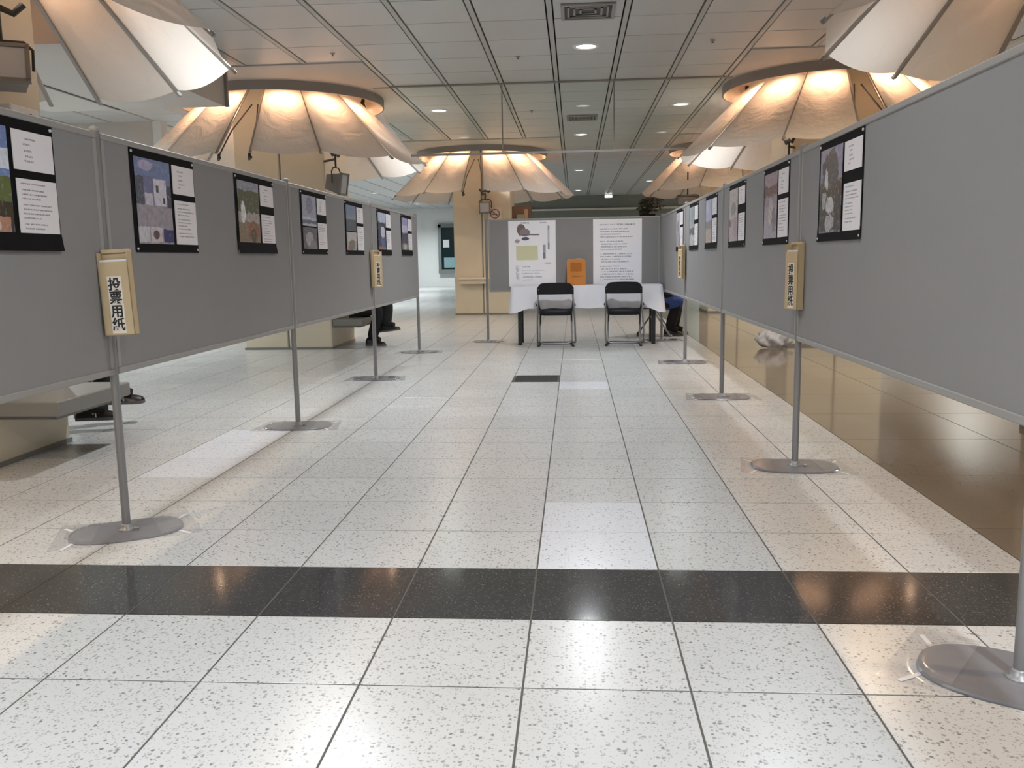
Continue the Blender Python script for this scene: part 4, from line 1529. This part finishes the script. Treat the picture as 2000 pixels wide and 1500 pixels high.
person('person in black trousers sitting with legs crossed behind the left panels', (-2.80, 11.00, 0), R(-4), .365,
       {'l': ((.42, .06, .56), (.40, -.05, .27), (.33, -.05, .165), (.60, -.09, .200)), 'r': ((.36, -.10, .46), (.22, -.08, .10), (.15, -.08, 0), (.41, -.10, 0))}, M_JACKG)
person('person in striped black shoes sitting behind the near left column', (-3.64, 5.36, 0), R(2), .365,
       {'l': ((.40, .14, .50), (.52, .26, .22), (.45, .26, .135), (.70, .32, .135)), 'r': ((.42, -.04, .48), (.46, .02, .155), (.385, .02, .07), (.655, .04, .075))}, M_JACKG, True)
person('person in a blue jacket and black boots sitting beside the table', (.98, 12.02, 0), R(-8), .44,
       {'l': ((.43, .09, .49), (.36, .07, .10), (.29, .07, 0), (.56, .10, 0)), 'r': ((.43, -.08, .49), (.31, -.06, .10), (.235, -.06, 0), (.50, -.07, 0))}, M_JACKB, False, .10)
chair('folding chair under the sitter in the blue jacket', 1.10, 12.00, R(-98))

# ------------------------------------------------------------------ oddments
# clear plastic bag by the right column
rr = random.Random(5)


def bagf(u, v):
    a = 2*PI*u
    n = .03*math.sin(5*a+7*v)+.022*math.sin(11*a-5*v)+.015*math.sin(17*a+13*v)
    r = (.145+n)*math.sin(PI*min(.98, .08+v*.9))**.55
    return (r*math.cos(a)*1.15, r*math.sin(a)*.8, .008+.20*v**1.15+.012*math.sin(7*a)*v)


o = MB().grid(bagf, 36, 14).build('plastic_bag', M_BAG, None, (2.28, 10.2, 0))
tag(o, 'crumpled clear plastic bag on the brown floor by the right column', 'bag')

# tall planter with dry brown and green leaves behind the rear panel
t = thing('potted_plant', 'dark brown and green leafy clump rising behind the rear panel', 'plant', (1.66, 19.6, 0))
MB().cbox((-.24, -.2, 0), (.10, .2, 1.98), .01).build('planter', M_BLACK, t)
rr = random.Random(11)
for m_, nm, x0, x1, z0, z1, n in ((M_LEAFG, 'green_foliage', -.27, .02, 1.96, 2.30, 160), (M_LEAFB, 'brown_foliage', -.2, .30, 2.02, 2.42, 190)):
    b = MB()
    for k in range(n):
        a = rr.uniform(0, 2*PI)
        q = math.sqrt(rr.random())
        c = Vector(((x0+x1)/2+(x1-x0)/2*q*math.cos(a), rr.uniform(-.18, .18), (z0+z1)/2+(z1-z0)/2*q*math.sin(a)))
        mm = Matrix.Translation(c) @ Matrix.Rotation(rr.uniform(0, 6.3), 4, 'Z') @ Matrix.Rotation(rr.uniform(-1.2, 1.2), 4, 'X') @ Matrix.Rotation(rr.uniform(-1, 1), 4, 'Y')
        b.add([(-.05, 0, 0), (0, -.018, .006), (.06, 0, 0), (0, .018, .006)], [(0, 1, 2), (0, 2, 3)], True, mm)
    o = b.build(nm, m_, t)
    o['kind'] = 'stuff'
MB().tube([(-.1, 0, 1.95), (-.05, 0, 2.15), (.05, 0, 2.3)], .02, 6).build('stem', M_LEAFB, t)

# things on the wall right of the far column
t = thing('notice_board', 'brown notice board partly hidden behind the rear panel', 'notice board', (-1.02, 17.3, 1.72))
MB().cbox((-.19, -.02, -.25), (.19, .02, .36), .006).build('board', mat('brown_board', (0.20, 0.12, 0.08), 0.6, var=0.2), t)
MB().box((-.10, -.026, -.2), (.04, -.02, .2)).build('notice', mat('notice_green', (0.42, 0.45, 0.33), 0.6), t)
MB().box((.05, -.026, .0), (.12, -.02, .3)).build('notice', mat('notice_peach', (0.58, 0.38, 0.26), 0.6), t)
t = thing('lit_sign', 'small white lit sign on the dark far wall', 'sign', (1.13, 29.40, 3.0))
me = mat('sign_glow', (1, 1, 1), 0.4, emit=(1, 1, .98), estr=3.0)
MB().cbox((-.15, -.04, -.02), (.15, .05, .09), .01).build('sign_case', M_GREYB, t)
MB().box((-.12, -.045, .0), (.12, -.04, .07)).build('sign_face', me, t)

# ceiling vents and small fittings
for y, lab in ((7.62, 'square ceiling air vent nearest the camera'), (13.2, 'second ceiling air vent farther along the aisle')):
    t = thing('ceiling_vent', lab, 'vent', (.125, y, HC-.004), 0, 'air vents in the aisle ceiling')
    b = MB()
    s = .225
    for a, c in (((-s, -s, -.014), (s, -s+.03, 0)), ((-s, s-.03, -.014), (s, s, 0)), ((-s, -s+.03, -.014), (-s+.03, s-.03, 0)), ((s-.03, -s+.03, -.014), (s, s-.03, 0))):
        b.box(a, c)
    b.build('vent_frame', M_VENT, t)
    MB().box((-s+.03, -s+.03, -.002), (s-.03, s-.03, 0)).build('vent_back', M_DARK, t)
    for k in range(3):
        q = .17-k*.05
        b = MB()
        for a, c in (((-q, -q), (q, -q+.016)), ((-q, q-.016), (q, q)), ((-q, -q), (-q+.016, q)), ((q-.016, -q), (q, q))):
            b.box((*a, -.012+.002*k), (*c, -.004))
        b.build('louvre', M_VENT, t)
for x, y, lab in ((-.56, 9.2, 'tiny sprinkler head in the ceiling left of the largest downlight'), (-.58, 12.5, 'tiny sprinkler head beyond the glass barrier'), (1.32, 8.75, 'tiny sprinkler head on the plain ceiling board at right'),
                  (-2.35, 8.75, 'tiny ceiling sprinkler on the plain board at left')):
    t = thing('sprinkler', lab, 'sprinkler', (x, y, HC-.002 if abs(x) < 1 else HC-.012), 0, 'ceiling sprinklers')
    MB().lathe([(.026, .0), (.024, -.004), (.008, -.006), (.008, -.016), (.0, -.018)], 14).build('sprinkler_body', M_VENT, t)
    MB().lathe([(.0, -.019), (.012, -.020), (.012, -.022), (.0, -.023)], 12, False).build('deflector', M_DARK, t)
